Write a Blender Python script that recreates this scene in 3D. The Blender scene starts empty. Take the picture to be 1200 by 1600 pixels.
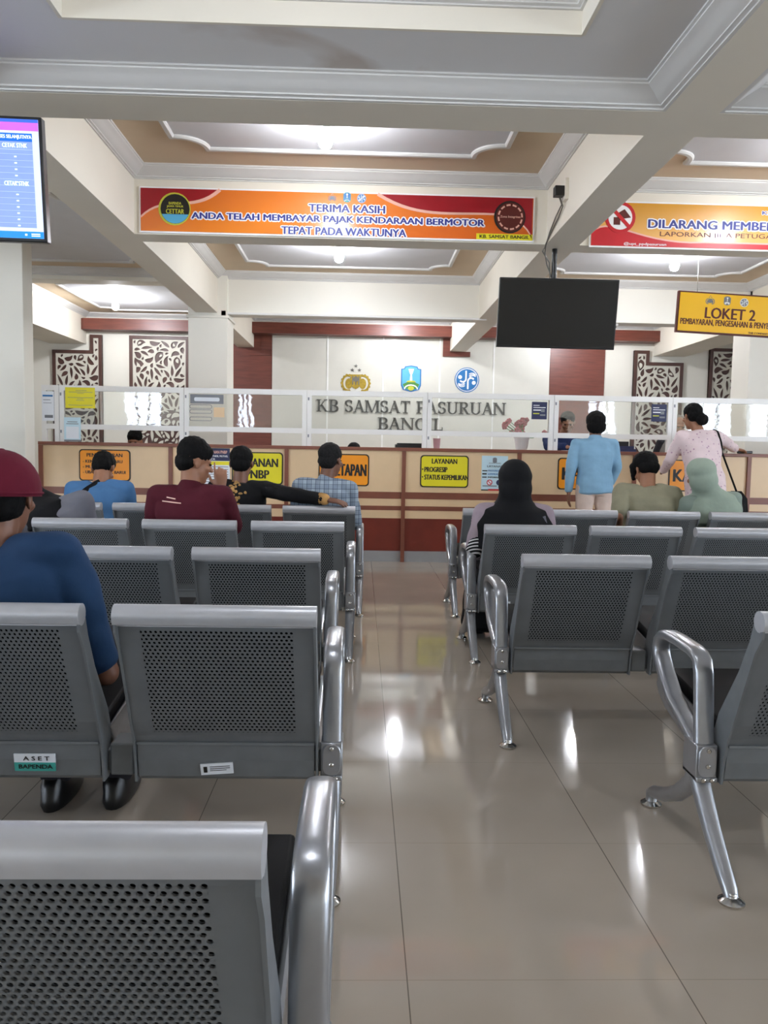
import bpy, bmesh, math, random
from mathutils import Vector, Matrix, Euler, noise
PI = math.pi
sc = bpy.context.scene
COL = sc.collection
# ------------------------------------------------------------------ camera
YAW, PITCH, ROLL, CAMH = 0.02983314, 0.07834486, -0.01767358, 1.16
_f = Vector((math.sin(YAW)*math.cos(PITCH), math.cos(YAW)*math.cos(PITCH), -math.sin(PITCH)))
_r = Vector((math.cos(YAW), -math.sin(YAW), 0)); _d = _f.cross(_r)
_r2 = math.cos(ROLL)*_r + math.sin(ROLL)*_d; _d2 = -math.sin(ROLL)*_r + math.cos(ROLL)*_d
cam = bpy.data.objects.new('camera', bpy.data.cameras.new('camera')); COL.objects.link(cam)
cam.matrix_world = Matrix.Translation((0, 0, CAMH)) @ Matrix((_r2, -_d2, -_f)).transposed().to_4x4()
cam.data.sensor_fit = 'VERTICAL'; cam.data.sensor_height = 24; cam.data.lens = 24*1229/1600
cam.data.clip_start = 0.05
sc.camera = cam
# ------------------------------------------------------------------ world, exposure
BULB = {'front': 250.0, 'mid': 400.0, 'back': 560.0}         # emission of the lamp bulbs
DAY = 8.0             # brightness of the daylight in the rear windows and the added side ones
sc.view_settings.view_transform = 'Standard'; sc.view_settings.look = 'None'
sc.view_settings.gamma = 1; sc.view_settings.use_curve_mapping = False
sc.view_settings.exposure = 0.56
w = bpy.data.worlds.new('world'); sc.world = w; w.use_nodes = True
w.node_tree.nodes['Background'].inputs[0].default_value = (0.75, 0.85, 1, 1)
w.node_tree.nodes['Background'].inputs[1].default_value = 0.5

# ------------------------------------------------------------------ materials
def lin(c):
    return tuple(((v/255)/12.92 if v/255 <= .04045 else ((v/255+.055)/1.055)**2.4) for v in c)
def mat(name, c, rough=.6, metal=0, var=.06, vscale=6, bump=0, bscale=60, spec=.5, coat=0, stretch=None):
    m = bpy.data.materials.new(name); m.use_nodes = True
    N, L = m.node_tree.nodes, m.node_tree.links
    b = N['Principled BSDF']
    b.inputs['Roughness'].default_value = rough; b.inputs['Metallic'].default_value = metal
    b.inputs['Specular IOR Level'].default_value = spec
    if coat: b.inputs['Coat Weight'].default_value = coat; b.inputs['Coat Roughness'].default_value = .08
    col = lin(c)
    tc = N.new('ShaderNodeTexCoord'); mp = N.new('ShaderNodeMapping'); L.new(tc.outputs['Object'], mp.inputs[0])
    if stretch: mp.inputs['Scale'].default_value = stretch
    nz = N.new('ShaderNodeTexNoise'); nz.inputs['Scale'].default_value = vscale; nz.inputs['Detail'].default_value = 4
    L.new(mp.outputs[0], nz.inputs['Vector'])
    rp = N.new('ShaderNodeValToRGB')
    rp.color_ramp.elements[0].position = .3; rp.color_ramp.elements[1].position = .7
    rp.color_ramp.elements[0].color = (*[max(0, v*(1-var)) for v in col], 1)
    rp.color_ramp.elements[1].color = (*[min(1, v*(1+var)) for v in col], 1)
    L.new(nz.outputs['Fac'], rp.inputs[0]); L.new(rp.outputs[0], b.inputs['Base Color'])
    if bump:
        n2 = N.new('ShaderNodeTexNoise'); n2.inputs['Scale'].default_value = bscale; L.new(mp.outputs[0], n2.inputs['Vector'])
        bp = N.new('ShaderNodeBump'); bp.inputs['Strength'].default_value = bump; bp.inputs['Distance'].default_value = .004
        L.new(n2.outputs['Fac'], bp.inputs['Height']); L.new(bp.outputs[0], b.inputs['Normal'])
    return m
def emit(name, c, s, shade=0):
    m = bpy.data.materials.new(name); m.use_nodes = True
    b = m.node_tree.nodes['Principled BSDF']
    b.inputs['Base Color'].default_value = (*lin(c), 1); b.inputs['Roughness'].default_value = .2
    b.inputs['Emission Color'].default_value = (*lin(c), 1); b.inputs['Emission Strength'].default_value = s
    return m
class NT:                                     # small node-writing helper
    def __init__(s, m): s.t = m.node_tree; s.N = s.t.nodes; s.L = s.t.links
    def math(s, op, a, b=None, c=None):
        n = s.N.new('ShaderNodeMath'); n.operation = op
        for i, v in enumerate((a, b, c)):
            if v is None: continue
            if isinstance(v, (int, float)): n.inputs[i].default_value = v
            else: s.L.new(v, n.inputs[i])
        return n.outputs[0]
    def xyz(s, kind='Object'):
        t = s.N.new('ShaderNodeTexCoord'); x = s.N.new('ShaderNodeSeparateXYZ'); s.L.new(t.outputs[kind], x.inputs[0]); return x.outputs
    def mix(s, f, a, b):
        n = s.N.new('ShaderNodeMix'); n.data_type = 'RGBA'
        for i, v in ((0, f), (6, a), (7, b)):
            if isinstance(v, (int, float)): n.inputs[i].default_value = v
            elif isinstance(v, tuple): n.inputs[i].default_value = (*v, 1) if len(v) == 3 else v
            else: s.L.new(v, n.inputs[i])
        return n.outputs[2]
    def base(s, col): s.L.new(col, s.N['Principled BSDF'].inputs['Base Color'])
    def basecol(s): return s.N['Principled BSDF'].inputs['Base Color'].links[0].from_socket

M = {}
M['wall'] = mat('cream_paint', (230, 226, 214), .55, var=.03, vscale=1.5)
M['beam'] = mat('beam_cream_paint', (226, 219, 204), .6, var=.03, vscale=1.5)
M['plaster'] = mat('white_plaster', (210, 208, 204), .5, var=.02)
M['ceil_tan'] = mat('ceiling_tan_paint', (210, 190, 162), .7, var=.04, vscale=2)
M['ceil_white'] = mat('ceiling_white_paint', (206, 206, 208), .6, var=.02)
M['ceil_stain'] = mat('ceiling_stained_paint', (222, 221, 220), .65, var=.03, vscale=1.2)
n = NT(M['ceil_stain']); o0 = n.basecol()
tc = n.N.new('ShaderNodeTexCoord'); nz = n.N.new('ShaderNodeTexNoise'); nz.inputs['Scale'].default_value = 1.1; nz.inputs['Detail'].default_value = 6
nz.inputs['Distortion'].default_value = .6
n.L.new(tc.outputs['Object'], nz.inputs['Vector'])
rp = n.N.new('ShaderNodeValToRGB'); rp.color_ramp.elements[0].position = .5; rp.color_ramp.elements[1].position = .6
n.L.new(nz.outputs['Fac'], rp.inputs[0])
n.base(n.mix(n.math('MULTIPLY', rp.outputs[0], .55), o0, lin((170, 150, 132))))
M['wood'] = mat('red_brown_wood', (104, 52, 40), .4, var=.22, vscale=4, stretch=(1, 1, 8))
M['wood_dark'] = mat('dark_brown_wood', (74, 42, 32), .45, var=.15, vscale=5)
M['wood_trim'] = mat('brown_laminate_trim', (122, 70, 52), .4, var=.1)
M['cream_lam'] = mat('cream_laminate', (222, 192, 152), .4, var=.03)
M['red_lam'] = mat('dark_red_laminate', (110, 42, 30), .35, var=.1)
M['kick'] = mat('grey_skirting', (150, 150, 150), .4)
M['lattice'] = mat('cream_lattice', (205, 200, 186), .5, var=.03)
M['panel'] = mat('pale_wall_panel', (212, 210, 200), .28, var=.02, coat=.2)
M['white_strip'] = mat('white_strip', (240, 240, 236), .3)
M['alu'] = mat('white_powder_coat', (228, 226, 222), .35, var=.02)
M['steel'] = mat('grey_powder_steel', (114, 118, 121), .45, metal=.3, var=.06, vscale=20)
M['rail'] = mat('silver_rail', (180, 181, 185), .36, metal=.35, var=.04, vscale=20)
M['steel_lt'] = mat('silver_steel', (160, 162, 166), .28, metal=.7, var=.05, vscale=20)
M['chrome'] = mat('chrome', (200, 198, 194), .14, metal=1, var=.03)
M['black_vinyl'] = mat('black_vinyl', (10, 10, 11), .6, spec=.12)
M['black'] = mat('black_plastic', (14, 14, 15), .35)
M['screen_off'] = mat('switched_off_screen', (9, 9, 10), .22, var=.2)
M['gold'] = mat('gold_metal', (176, 150, 60), .35, metal=.6, var=.2, vscale=40)
M['grey_metal'] = mat('grey_metal', (120, 118, 112), .4, metal=.6)
M['letter'] = mat('dark_bronze_letter', (34, 34, 31), .5, metal=0)
M['paper'] = mat('white_paper', (226, 230, 236), .6, var=.02)
M['yellow'] = mat('yellow_print', (226, 214, 30), .4, var=.03)
M['orange'] = mat('orange_print', (240, 150, 20), .4, var=.03)
M['amber'] = mat('amber_print', (255, 196, 36), .3, var=.02)
M['ink'] = mat('black_ink', (22, 20, 18), .5)
M['navy_ink'] = mat('navy_ink', (34, 44, 130), .5)
M['maroon_ink'] = mat('maroon_ink', (88, 24, 16), .5)
M['white_ink'] = mat('white_ink', (238, 238, 238), .5)
M['red_ink'] = mat('red_ink', (196, 30, 40), .4)
M['dkred_ink'] = mat('dark_red_ink', (150, 18, 30), .35)
M['pink_ink'] = mat('pale_pink_ink', (232, 178, 160), .4)
M['blue_ink'] = mat('blue_ink', (40, 110, 170), .4)
M['sky_ink'] = mat('sky_blue_ink', (86, 170, 210), .4)
M['green_ink'] = mat('green_ink', (70, 130, 60), .4)
M['lime_ink'] = mat('lime_ink', (190, 190, 60), .4)
M['teal_ink'] = mat('teal_ink', (60, 160, 150), .4)
M['navy_paper'] = mat('navy_paper', (36, 42, 80), .5, var=.1)
M['grey_ink'] = mat('grey_ink', (120, 122, 128), .5)
M['pale_blue'] = mat('pale_blue_paper', (196, 222, 232), .5, var=.04)
M['pink_cup'] = mat('pink_plastic', (206, 160, 164), .4)
M['skin'] = mat('brown_skin', (150, 104, 78), .5, var=.06, vscale=18)
M['skin_dk'] = mat('dark_brown_skin', (118, 78, 58), .5, var=.06, vscale=18)
M['hair'] = mat('black_hair', (12, 11, 11), .75, var=.4, vscale=60, bump=.4, bscale=150, spec=.15, stretch=(1, 1, .25))
M['hair_grey'] = mat('greying_black_hair', (30, 29, 29), .8, var=.5, vscale=90, bump=.4, bscale=180, spec=.15)
M['eye'] = mat('eye', (34, 26, 22), .2)
def cloth(name, c, **k):
    return mat(name, c, .85, var=k.get('var', .08), vscale=9, bump=.35, bscale=k.get('bscale', 45), spec=.2)
M['c_blue'] = cloth('blue_cotton', (30, 54, 84))
M['c_maroon'] = cloth('maroon_cotton', (80, 26, 38))
M['c_cap'] = cloth('maroon_cap_cotton', (88, 18, 36))
M['c_sky'] = cloth('sky_blue_knit', (128, 166, 192))
M['c_mid'] = cloth('denim_blue_cotton', (74, 116, 160))
M['c_black'] = cloth('black_cotton', (20, 20, 22))
M['c_navy'] = cloth('navy_uniform', (36, 48, 84))
M['c_olive'] = cloth('grey_olive_cotton', (138, 134, 112))
M['c_sage'] = cloth('sage_hijab', (146, 160, 146))
M['c_sage2'] = cloth('sage_grey_blouse', (134, 148, 138))
M['c_grey'] = cloth('grey_jacket', (112, 112, 120))
M['c_lilac'] = cloth('lilac_knit', (150, 134, 142))
M['c_beige'] = cloth('pinkish_beige_trousers', (206, 186, 174))
M['c_dark'] = cloth('dark_trousers', (40, 38, 42))
M['c_hijgrey'] = cloth('grey_hijab', (120, 116, 110))
# plaid
M['c_plaid'] = cloth('grey_blue_plaid', (160, 174, 186))
n = NT(M['c_plaid']); x, y, z = n.xyz()
def band(v, s, wd): return n.math('LESS_THAN', n.math('FRACT', n.math('MULTIPLY', v, s)), wd)
c0 = n.mix(n.math('MULTIPLY', band(x, 16, .45), .45), n.basecol(), lin((110, 124, 142)))
c0 = n.mix(n.math('MULTIPLY', band(z, 16, .45), .45), c0, lin((110, 124, 142)))
c0 = n.mix(n.math('MULTIPLY', band(x, 32, .14), .7), c0, lin((52, 60, 82)))
n.base(n.mix(n.math('MULTIPLY', band(z, 32, .14), .7), c0, lin((52, 60, 82))))
# pink blouse with little flowers
M['c_pink'] = cloth('pale_pink_print', (222, 202, 204))
n = NT(M['c_pink']); tc = n.N.new('ShaderNodeTexCoord'); vo = n.N.new('ShaderNodeTexVoronoi'); vo.inputs['Scale'].default_value = 26
n.L.new(tc.outputs['Object'], vo.inputs['Vector'])
n.base(n.mix(n.math('LESS_THAN', vo.outputs['Distance'], .2), n.basecol(), lin((176, 140, 160))))
# striped cuff
M['c_stripe'] = cloth('black_white_stripe', (20, 20, 22))
n = NT(M['c_stripe']); x, y, z = n.xyz()
n.base(n.mix(n.math('LESS_THAN', n.math('FRACT', n.math('MULTIPLY', n.math('ADD', z, n.math('MULTIPLY', y, .6)), 52)), .42), lin((20, 20, 22)), lin((206, 204, 204))))
# ornament
M['c_batik'] = cloth('gold_ornament', (176, 136, 84), var=.4)
# perforated steel
def perforated():
    m = mat('perforated_grey_steel', (110, 114, 117), .45, metal=.3, var=.05, vscale=20)
    n = NT(m); x, y, z = n.xyz()
    p = .0125
    u = n.math('DIVIDE', x, p); v = n.math('DIVIDE', n.math('MULTIPLY', z, 1.07), p*1.732)
    def dist(off):
        a = n.math('SUBTRACT', n.math('FRACT', n.math('ADD', u, off)), .5)
        b = n.math('MULTIPLY', n.math('SUBTRACT', n.math('FRACT', n.math('ADD', v, off)), .5), 1.732)
        return n.math('SQRT', n.math('ADD', n.math('MULTIPLY', a, a), n.math('MULTIPLY', b, b)))
    hole = n.math('LESS_THAN', n.math('MINIMUM', dist(0), dist(.5)), .31)
    for v_, lo, hi in ((x, .055, .435), (z, .395, .705)):
        hole = n.math('MULTIPLY', hole, n.math('MULTIPLY', n.math('GREATER_THAN', v_, lo), n.math('LESS_THAN', v_, hi)))
    tr = n.N.new('ShaderNodeBsdfTransparent'); mx = n.N.new('ShaderNodeMixShader')
    n.L.new(hole, mx.inputs[0]); n.L.new(n.N['Principled BSDF'].outputs[0], mx.inputs[1]); n.L.new(tr.outputs[0], mx.inputs[2])
    n.L.new(mx.outputs[0], n.N['Material Output'].inputs[0]); return m
M['perf'] = perforated()
def glass():
    m = bpy.data.materials.new('clear_glass'); m.use_nodes = True; n = NT(m)
    tr = n.N.new('ShaderNodeBsdfTransparent'); tr.inputs[0].default_value = (.95, .96, .95, 1)
    gl = n.N.new('ShaderNodeBsdfGlossy'); gl.inputs['Roughness'].default_value = .015
    nz = n.N.new('ShaderNodeTexNoise'); nz.inputs['Scale'].default_value = 2.5
    bp = n.N.new('ShaderNodeBump'); bp.inputs['Strength'].default_value = .15; bp.inputs['Distance'].default_value = .01
    n.L.new(nz.outputs['Fac'], bp.inputs['Height']); n.L.new(bp.outputs[0], gl.inputs['Normal'])
    fr = n.N.new('ShaderNodeFresnel'); fr.inputs[0].default_value = 1.5
    mx = n.N.new('ShaderNodeMixShader')
    n.L.new(n.math('ADD', fr.outputs[0], .05), mx.inputs[0]); n.L.new(tr.outputs[0], mx.inputs[1]); n.L.new(gl.outputs[0], mx.inputs[2])
    n.L.new(mx.outputs[0], n.N['Material Output'].inputs[0]); return m
M['glass'] = glass()
# floor tiles
TS = .606
M['floor'] = mat('polished_beige_tile', (168, 157, 144), .1, var=.07, vscale=1.6, spec=.5)
n = NT(M['floor']); x, y, z = n.xyz()
def line(v, off, wd):
    f = n.math('FRACT', n.math('ADD', n.math('DIVIDE', n.math('SUBTRACT', v, off), TS), 40.5))
    return n.math('LESS_THAN', n.math('ABSOLUTE', n.math('SUBTRACT', f, .5)), wd/TS/2)
g = n.mix(n.math('MULTIPLY', line(y, 1.64, .0022), .4), n.basecol(), lin((104, 94, 84)))
g = n.mix(n.math('MULTIPLY', line(x, .118, .0030), .85), g, lin((92, 84, 76)))
n.base(g)
tc = n.N.new('ShaderNodeTexCoord'); nz = n.N.new('ShaderNodeTexNoise'); nz.inputs['Scale'].default_value = 3; nz.inputs['Detail'].default_value = 3
n.L.new(tc.outputs['Object'], nz.inputs['Vector'])
n.L.new(n.math('MULTIPLY_ADD', nz.outputs['Fac'], .10, .015), n.N['Principled BSDF'].inputs['Roughness'])
bp = n.N.new('ShaderNodeBump'); bp.inputs['Strength'].default_value = .02; bp.inputs['Distance'].default_value = .02
n.L.new(nz.outputs['Fac'], bp.inputs['Height']); n.L.new(bp.outputs[0], n.N['Principled BSDF'].inputs['Normal'])
for k_, v_ in BULB.items(): M['bulb_'+k_] = emit('lit_bulb_'+k_, (245, 248, 255), v_)
M['day'] = emit('daylight_window', (225, 238, 255), DAY)

# ------------------------------------------------------------------ mesh helpers
class B:
    def __init__(s): s.bm = bmesh.new(); s.mi = 0
    def _faces(s, fs):
        for f in fs: f.material_index = s.mi
    def box(s, x0, x1, y0, y1, z0, z1):
        v = [s.bm.verts.new((x, y, z)) for z in (z0, z1) for y in (y0, y1) for x in (x0, x1)]
        s._faces([s.bm.faces.new([v[i] for i in q]) for q in ((0, 2, 3, 1), (4, 5, 7, 6), (0, 1, 5, 4), (2, 6, 7, 3), (0, 4, 6, 2), (1, 3, 7, 5))]); return s
    def prism(s, pts, fn0, fn1):                   # 2-d polygon, two maps to 3-d
        a = [s.bm.verts.new(fn0(*p)) for p in pts]; b = [s.bm.verts.new(fn1(*p)) for p in pts]; k = len(pts)
        fs = [s.bm.faces.new(a), s.bm.faces.new(b[::-1])]
        for i in range(k): fs.append(s.bm.faces.new((a[i], b[i], b[(i+1) % k], a[(i+1) % k])))
        s._faces(fs); return s
    def plate(s, pts, y0, y1): return s.prism(pts, lambda x, z: (x, y0, z), lambda x, z: (x, y1, z))      # in the xz plane
    def side(s, pts, x0, x1): return s.prism(pts, lambda y, z: (x0, y, z), lambda y, z: (x1, y, z))       # in the yz plane
    def slab(s, pts, z0, z1): return s.prism(pts, lambda x, y: (x, y, z0), lambda x, y: (x, y, z1))
    def rings(s, rs, cap=True, closed=False):
        R = [[s.bm.verts.new(p) for p in r] for r in rs]; fs = []; k = len(R[0])
        for a, b in zip(R, R[1:] + ([R[0]] if closed else [])):
            for i in range(k): fs.append(s.bm.faces.new((a[i], a[(i+1) % k], b[(i+1) % k], b[i])))
        if cap and not closed: fs += [s.bm.faces.new(R[0][::-1]), s.bm.faces.new(R[-1])]
        s._faces(fs); return s
    def lathe(s, prof, c=(0, 0, 0), ax='z', k=20):
        rs = []
        for r, h in prof:
            ring = []
            for i in range(k):
                a = 2*PI*i/k; u, v = r*math.cos(a), r*math.sin(a)
                p = {'z': (u, v, h), 'y': (u, h, v), 'x': (h, u, v)}[ax]
                ring.append((c[0]+p[0], c[1]+p[1], c[2]+p[2]))
            rs.append(ring)
        return s.rings(rs)
    def tube(s, pts, r, k=10, closed=False):
        pts = [Vector(p) for p in pts]; rs = []; up = None; n_ = len(pts)
        rr = r if isinstance(r, (list, tuple)) else [r]*n_
        for i, p in enumerate(pts):
            if closed: t = pts[(i+1) % n_]-pts[i-1]
            else: t = pts[min(i+1, n_-1)]-pts[max(i-1, 0)]
            t.normalize()
            if up is None: up = t.orthogonal().normalized()
            up = (up-t*up.dot(t)).normalized(); sd = t.cross(up)
            rs.append([p+rr[i]*(math.cos(2*PI*j/k)*up+math.sin(2*PI*j/k)*sd) for j in range(k)])
        return s.rings(rs, closed=closed)
    def flat_tube(s, pts, x, rx, rn, k=14, ex=2):        # path in the yz plane at x, oval section; rx/rn may be lists
        rs = []; n_ = len(pts)
        for i, (y, z) in enumerate(pts):
            a, b = pts[max(i-1, 0)], pts[min(i+1, n_-1)]
            t = Vector((b[0]-a[0], b[1]-a[1])).normalized(); nn = Vector((-t.y, t.x))
            p, q = (rx[i] if isinstance(rx, list) else rx), (rn[i] if isinstance(rn, list) else rn)
            ring = []
            for j in range(k):
                ca, sa = math.cos(2*PI*j/k), math.sin(2*PI*j/k); ca = math.copysign(abs(ca)**(2/ex), ca); sa = math.copysign(abs(sa)**(2/ex), sa)
                ring.append((x+p*ca, y+nn.x*q*sa, z+nn.y*q*sa))
            rs.append(ring)
        return s.rings(rs)
    def ell(s, c, r, m=None, k=20, rows=12):
        c = Vector(c); rs = []
        m = m or Matrix.Identity(3)
        for i in range(rows+1):
            t = PI*(i+.02 if i == 0 else (i-.02 if i == rows else i))/rows
            rs.append([c+m @ Vector((r[0]*math.sin(t)*math.cos(2*PI*j/k), r[1]*math.sin(t)*math.sin(2*PI*j/k), -r[2]*math.cos(t))) for j in range(k)])
        return s.rings(rs)
    def cap(s, p, q, r0, r1, k=14):                # tapered capsule
        p, q = Vector(p), Vector(q); t = (q-p); ln = t.length
        t = t.normalized() if ln > 1e-6 else Vector((0, 0, 1)); u = t.orthogonal().normalized(); v = t.cross(u); rs = []
        for i in range(1, 6):
            a = PI/2*(1-i/5.0); a = min(a, PI/2*.97)
            rs.append([p-t*r0*math.sin(a)+r0*math.cos(a)*(math.cos(2*PI*j/k)*u+math.sin(2*PI*j/k)*v) for j in range(k)])
        for i in range(0, 5):
            a = PI/2*i/5.0 if i < 4 else PI/2*.97
            rs.append([q+t*r1*math.sin(a)+r1*math.cos(a)*(math.cos(2*PI*j/k)*u+math.sin(2*PI*j/k)*v) for j in range(k)])
        return s.rings(rs)
    def loft(s, secs, k=24, ex=2.4):               # secs: (centre, U half vector, V half vector)
        rs = []
        def ring(c, U, V):
            out = []
            for j in range(k):
                a = 2*PI*j/k; ca, sa = math.cos(a), math.sin(a)
                out.append(c+U*math.copysign(abs(ca)**(2/ex), ca)+V*math.copysign(abs(sa)**(2/ex), sa))
            return out
        for c, U, V in secs: rs.append(ring(Vector(c), Vector(U), Vector(V)))
        return s.rings(rs)

def finish(me, mats, smooth):
    for m in (mats if isinstance(mats, (list, tuple)) else [mats]): me.materials.append(M[m] if isinstance(m, str) else m)
    if smooth:
        me.polygons.foreach_set('use_smooth', [True]*len(me.polygons))
        me.set_sharp_from_angle(angle=math.radians(smooth))
def obj(name, b, mats, parent=None, smooth=35, local=False, bevel=0):
    bm = b.bm
    if parent is not None and not local: bmesh.ops.translate(bm, verts=bm.verts, vec=-ROOT[parent.name])
    bmesh.ops.recalc_face_normals(bm, faces=bm.faces)
    me = bpy.data.meshes.new(name); bm.to_mesh(me); bm.free(); finish(me, mats, smooth)
    o = bpy.data.objects.new(name, me); COL.objects.link(o); o.parent = parent
    if bevel:
        md = o.modifiers.new('bevel', 'BEVEL'); md.width = bevel; md.segments = 2; md.limit_method = 'ANGLE'
    ROOT[o.name] = ROOT[parent.name] if (parent is not None and not local) else Vector((0, 0, 0))
    return o
ROOT = {}
def tag(o, label, cat, group=None):
    o['label'] = label; o['category'] = cat
    if group: o['group'] = group
    return o
def thing(name, label, cat, loc=(0, 0, 0), group=None):
    o = bpy.data.objects.new(name, None); COL.objects.link(o); o.location = loc; o.empty_display_size = .1
    ROOT[o.name] = Vector(loc); return tag(o, label, cat, group)
def struct(name, b, mats, parent=None, **k):
    o = obj(name, b, mats, parent, **k)
    if parent is None: o['kind'] = 'structure'
    return o
def to_mesh(o):
    dg = bpy.context.evaluated_depsgraph_get(); dg.update()
    me = bpy.data.meshes.new_from_object(o.evaluated_get(dg)); return me
def text_mesh(body, height, width=None, bold=0.0, depth=.0015):
    cu = bpy.data.curves.new('t', 'FONT'); cu.body = body; cu.size = 1; cu.offset = bold; cu.extrude = .5; cu.resolution_u = 3
    o = bpy.data.objects.new('t', cu); COL.objects.link(o); me = to_mesh(o)
    bpy.data.objects.remove(o); bpy.data.curves.remove(cu)
    co = [v.co for v in me.vertices]
    x0, x1 = min(c.x for c in co), max(c.x for c in co); y0, y1 = min(c.y for c in co), max(c.y for c in co)
    sy = height/(y1-y0); sx = width/(x1-x0) if width else sy*.95
    W = (x1-x0)*sx
    for v in me.vertices:
        c = v.co; v.co = ((c.x-(x0+x1)/2)*sx, -c.z*depth*2, (c.y-(y0+y1)/2)*sy)
    return me, W
def text_into(b, body, cx, y, cz, h, w=None, bold=.0, depth=.0015, align='C', halo=0):
    me, W = text_mesh(body, h, w, 0, depth)
    dx = cx if align == 'C' else cx+W/2
    offs = [(0, 0)]
    if bold: offs = [(-bold*h, 0), (0, .3*bold*h), (bold*h, 0)]
    if halo: offs = [(halo*h*(1.25*math.cos(PI*i/4)), halo*h*math.sin(PI*i/4)) for i in range(8)]
    for i, (ox, oz) in enumerate(offs):
        n0 = len(b.bm.verts); f0 = len(b.bm.faces); b.bm.from_mesh(me); b.bm.verts.ensure_lookup_table(); b.bm.faces.ensure_lookup_table()
        for v in b.bm.verts[n0:]: v.co += Vector((dx+ox, y-.00002*i, cz+oz))
        for f in b.bm.faces[f0:]: f.material_index = b.mi
    bpy.data.meshes.remove(me); return W
def rrect(x0, x1, z0, z1, r, k=5):
    out = []
    for cx, cz, a0 in ((x1-r, z1-r, 0), (x0+r, z1-r, PI/2), (x0+r, z0+r, PI), (x1-r, z0+r, 1.5*PI)):
        for i in range(k+1):
            a = a0+PI/2*i/k; out.append((cx+r*math.cos(a), cz+r*math.sin(a)))
    return out
def circ(cx, cz, rx, rz=None, k=24, a0=0, a1=2*PI):
    rz = rz or rx; full = abs(a1-a0-2*PI) < 1e-6
    return [(cx+rx*math.cos(a0+(a1-a0)*i/(k if full else k-1)), cz+rz*math.sin(a0+(a1-a0)*i/(k if full else k-1))) for i in range(k)]
def ribbon(pts, wd):                               # flat polyline stroke -> polygon; wd scalar or list
    L_, R_ = [], []; n_ = len(pts)
    for i, p in enumerate(pts):
        a, c = Vector(pts[max(i-1, 0)]), Vector(pts[min(i+1, n_-1)]); t = (c-a).normalized(); nn = Vector((-t.y, t.x))*(wd[i] if isinstance(wd, list) else wd)/2
        L_.append((p[0]+nn.x, p[1]+nn.y)); R_.append((p[0]-nn.x, p[1]-nn.y))
    return L_+R_[::-1]
def bez(p0, p1, p2, p3, k=14):
    return [tuple((1-t)**3*a+3*(1-t)**2*t*b_+3*(1-t)*t*t*c+t**3*d for a, b_, c, d in zip(p0, p1, p2, p3)) for t in [i/k for i in range(k+1)]]
def ribbon_quads(b, pts, wd, y0, y1):              # a stroke as quads, safe for curved strokes
    poly = ribbon(pts, wd); k = len(pts); L_, R_ = poly[:k], poly[k:][::-1]
    for i in range(k-1):
        b.plate([L_[i], L_[i+1], R_[i+1], R_[i]], y0, y1)

# ------------------------------------------------------------------ room
HB, HC = 2.72, 3.2                                  # underside of beams, ceiling
XL, XR, YB, YW = -7.5, 8.5, -5.0, 12.5
struct('floor', B().box(XL-.2, XR+.2, YB-.2, YW+.2, -.1, 0), 'floor')
struct('wall_back', B().box(XL-.2, XR+.2, YW, YW+.2, 0, 3.6), 'wall')
FILL_WIN_L = [(-4.2, -1.6, .4, 2.6), (-.9, 1.7, .4, 2.6), (2.4, 3.4, .4, 2.6)]; FILL_WIN_R = [(-4.2, -1.6, .4, 2.6), (-.9, 1.7, .4, 2.6), (2.4, 5.0, .4, 2.6)]  # unseen side-wall windows, added to raise the ambient daylight
WN = [0]
def side_wall(nm, x0, x1, wins, xin):
    b = B(); y = YB
    for y0, y1, z0, z1 in wins:
        b.box(x0, x1, y, y0, 0, 3.6); b.box(x0, x1, y0, y1, 0, z0); b.box(x0, x1, y0, y1, z1, 3.6); y = y1
    b.box(x0, x1, y, YW, 0, 3.6); struct(nm, b, 'wall')
    sg = 1 if xin == x1 else -1; xo = x0 if sg > 0 else x1
    for y0, y1, z0, z1 in wins:
        WN[0] += 1
        o = struct('window_%d' % WN[0], B().box(min(xo+sg*.04, xo+sg*.06), max(xo+sg*.04, xo+sg*.06), y0, y1, z0, z1), 'day')  # glowing pane of an added fill window
        fr = B(); xa, xb = sorted((xo+sg*.08, xo+sg*.14))
        for k in range(4):
            yy = y0+(y1-y0)*k/3; fr.box(xa, xb, yy-.03, yy+.03, z0, z1)
        for zz in (z0+.03, z1-.03): fr.box(xa, xb, y0, y1, zz-.03, zz+.03)
        obj('window_frame', fr, 'alu', o)
side_wall('wall_left', XL-.2, XL, FILL_WIN_L, XL); side_wall('wall_right', XR, XR+.2, FILL_WIN_R, XR)
WIN = [(-6.4, -5.4, .9, 2.6), (-3.35, -2.95, .9, 2.6), (6.2, 6.95, .9, 2.6)]
b = B(); xs = [XL-.2]
for x0, x1, z0, z1 in WIN:
    b.box(xs[-1], x0, YB-.2, YB, 0, 3.6); b.box(x0, x1, YB-.2, YB, 0, z0); b.box(x0, x1, YB-.2, YB, z1, 3.6); xs.append(x1)
b.box(xs[-1], XR+.2, YB-.2, YB, 0, 3.6); struct('wall_front', b, 'wall')
for i, (x0, x1, z0, z1) in enumerate(WIN):
    o = struct('window_%d' % (i+7), B().box(x0, x1, YB-.16, YB-.14, z0, z1), 'day')
    fr = B()
    for k in range(4):
        xx = x0+(x1-x0)*k/3; fr.box(xx-.03, xx+.03, YB-.13, YB-.06, z0, z1)
    for zz in (z0+.03, (z0+z1)/2, z1-.03): fr.box(x0, x1, YB-.13, YB-.06, zz-.03, zz+.03)
    obj('window_frame', fr, 'alu', o)
struct('ceiling', B().box(XL-.2, XR+.2, YB-.2, YW+.2, HC, HC+.15), 'ceil_tan')
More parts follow.
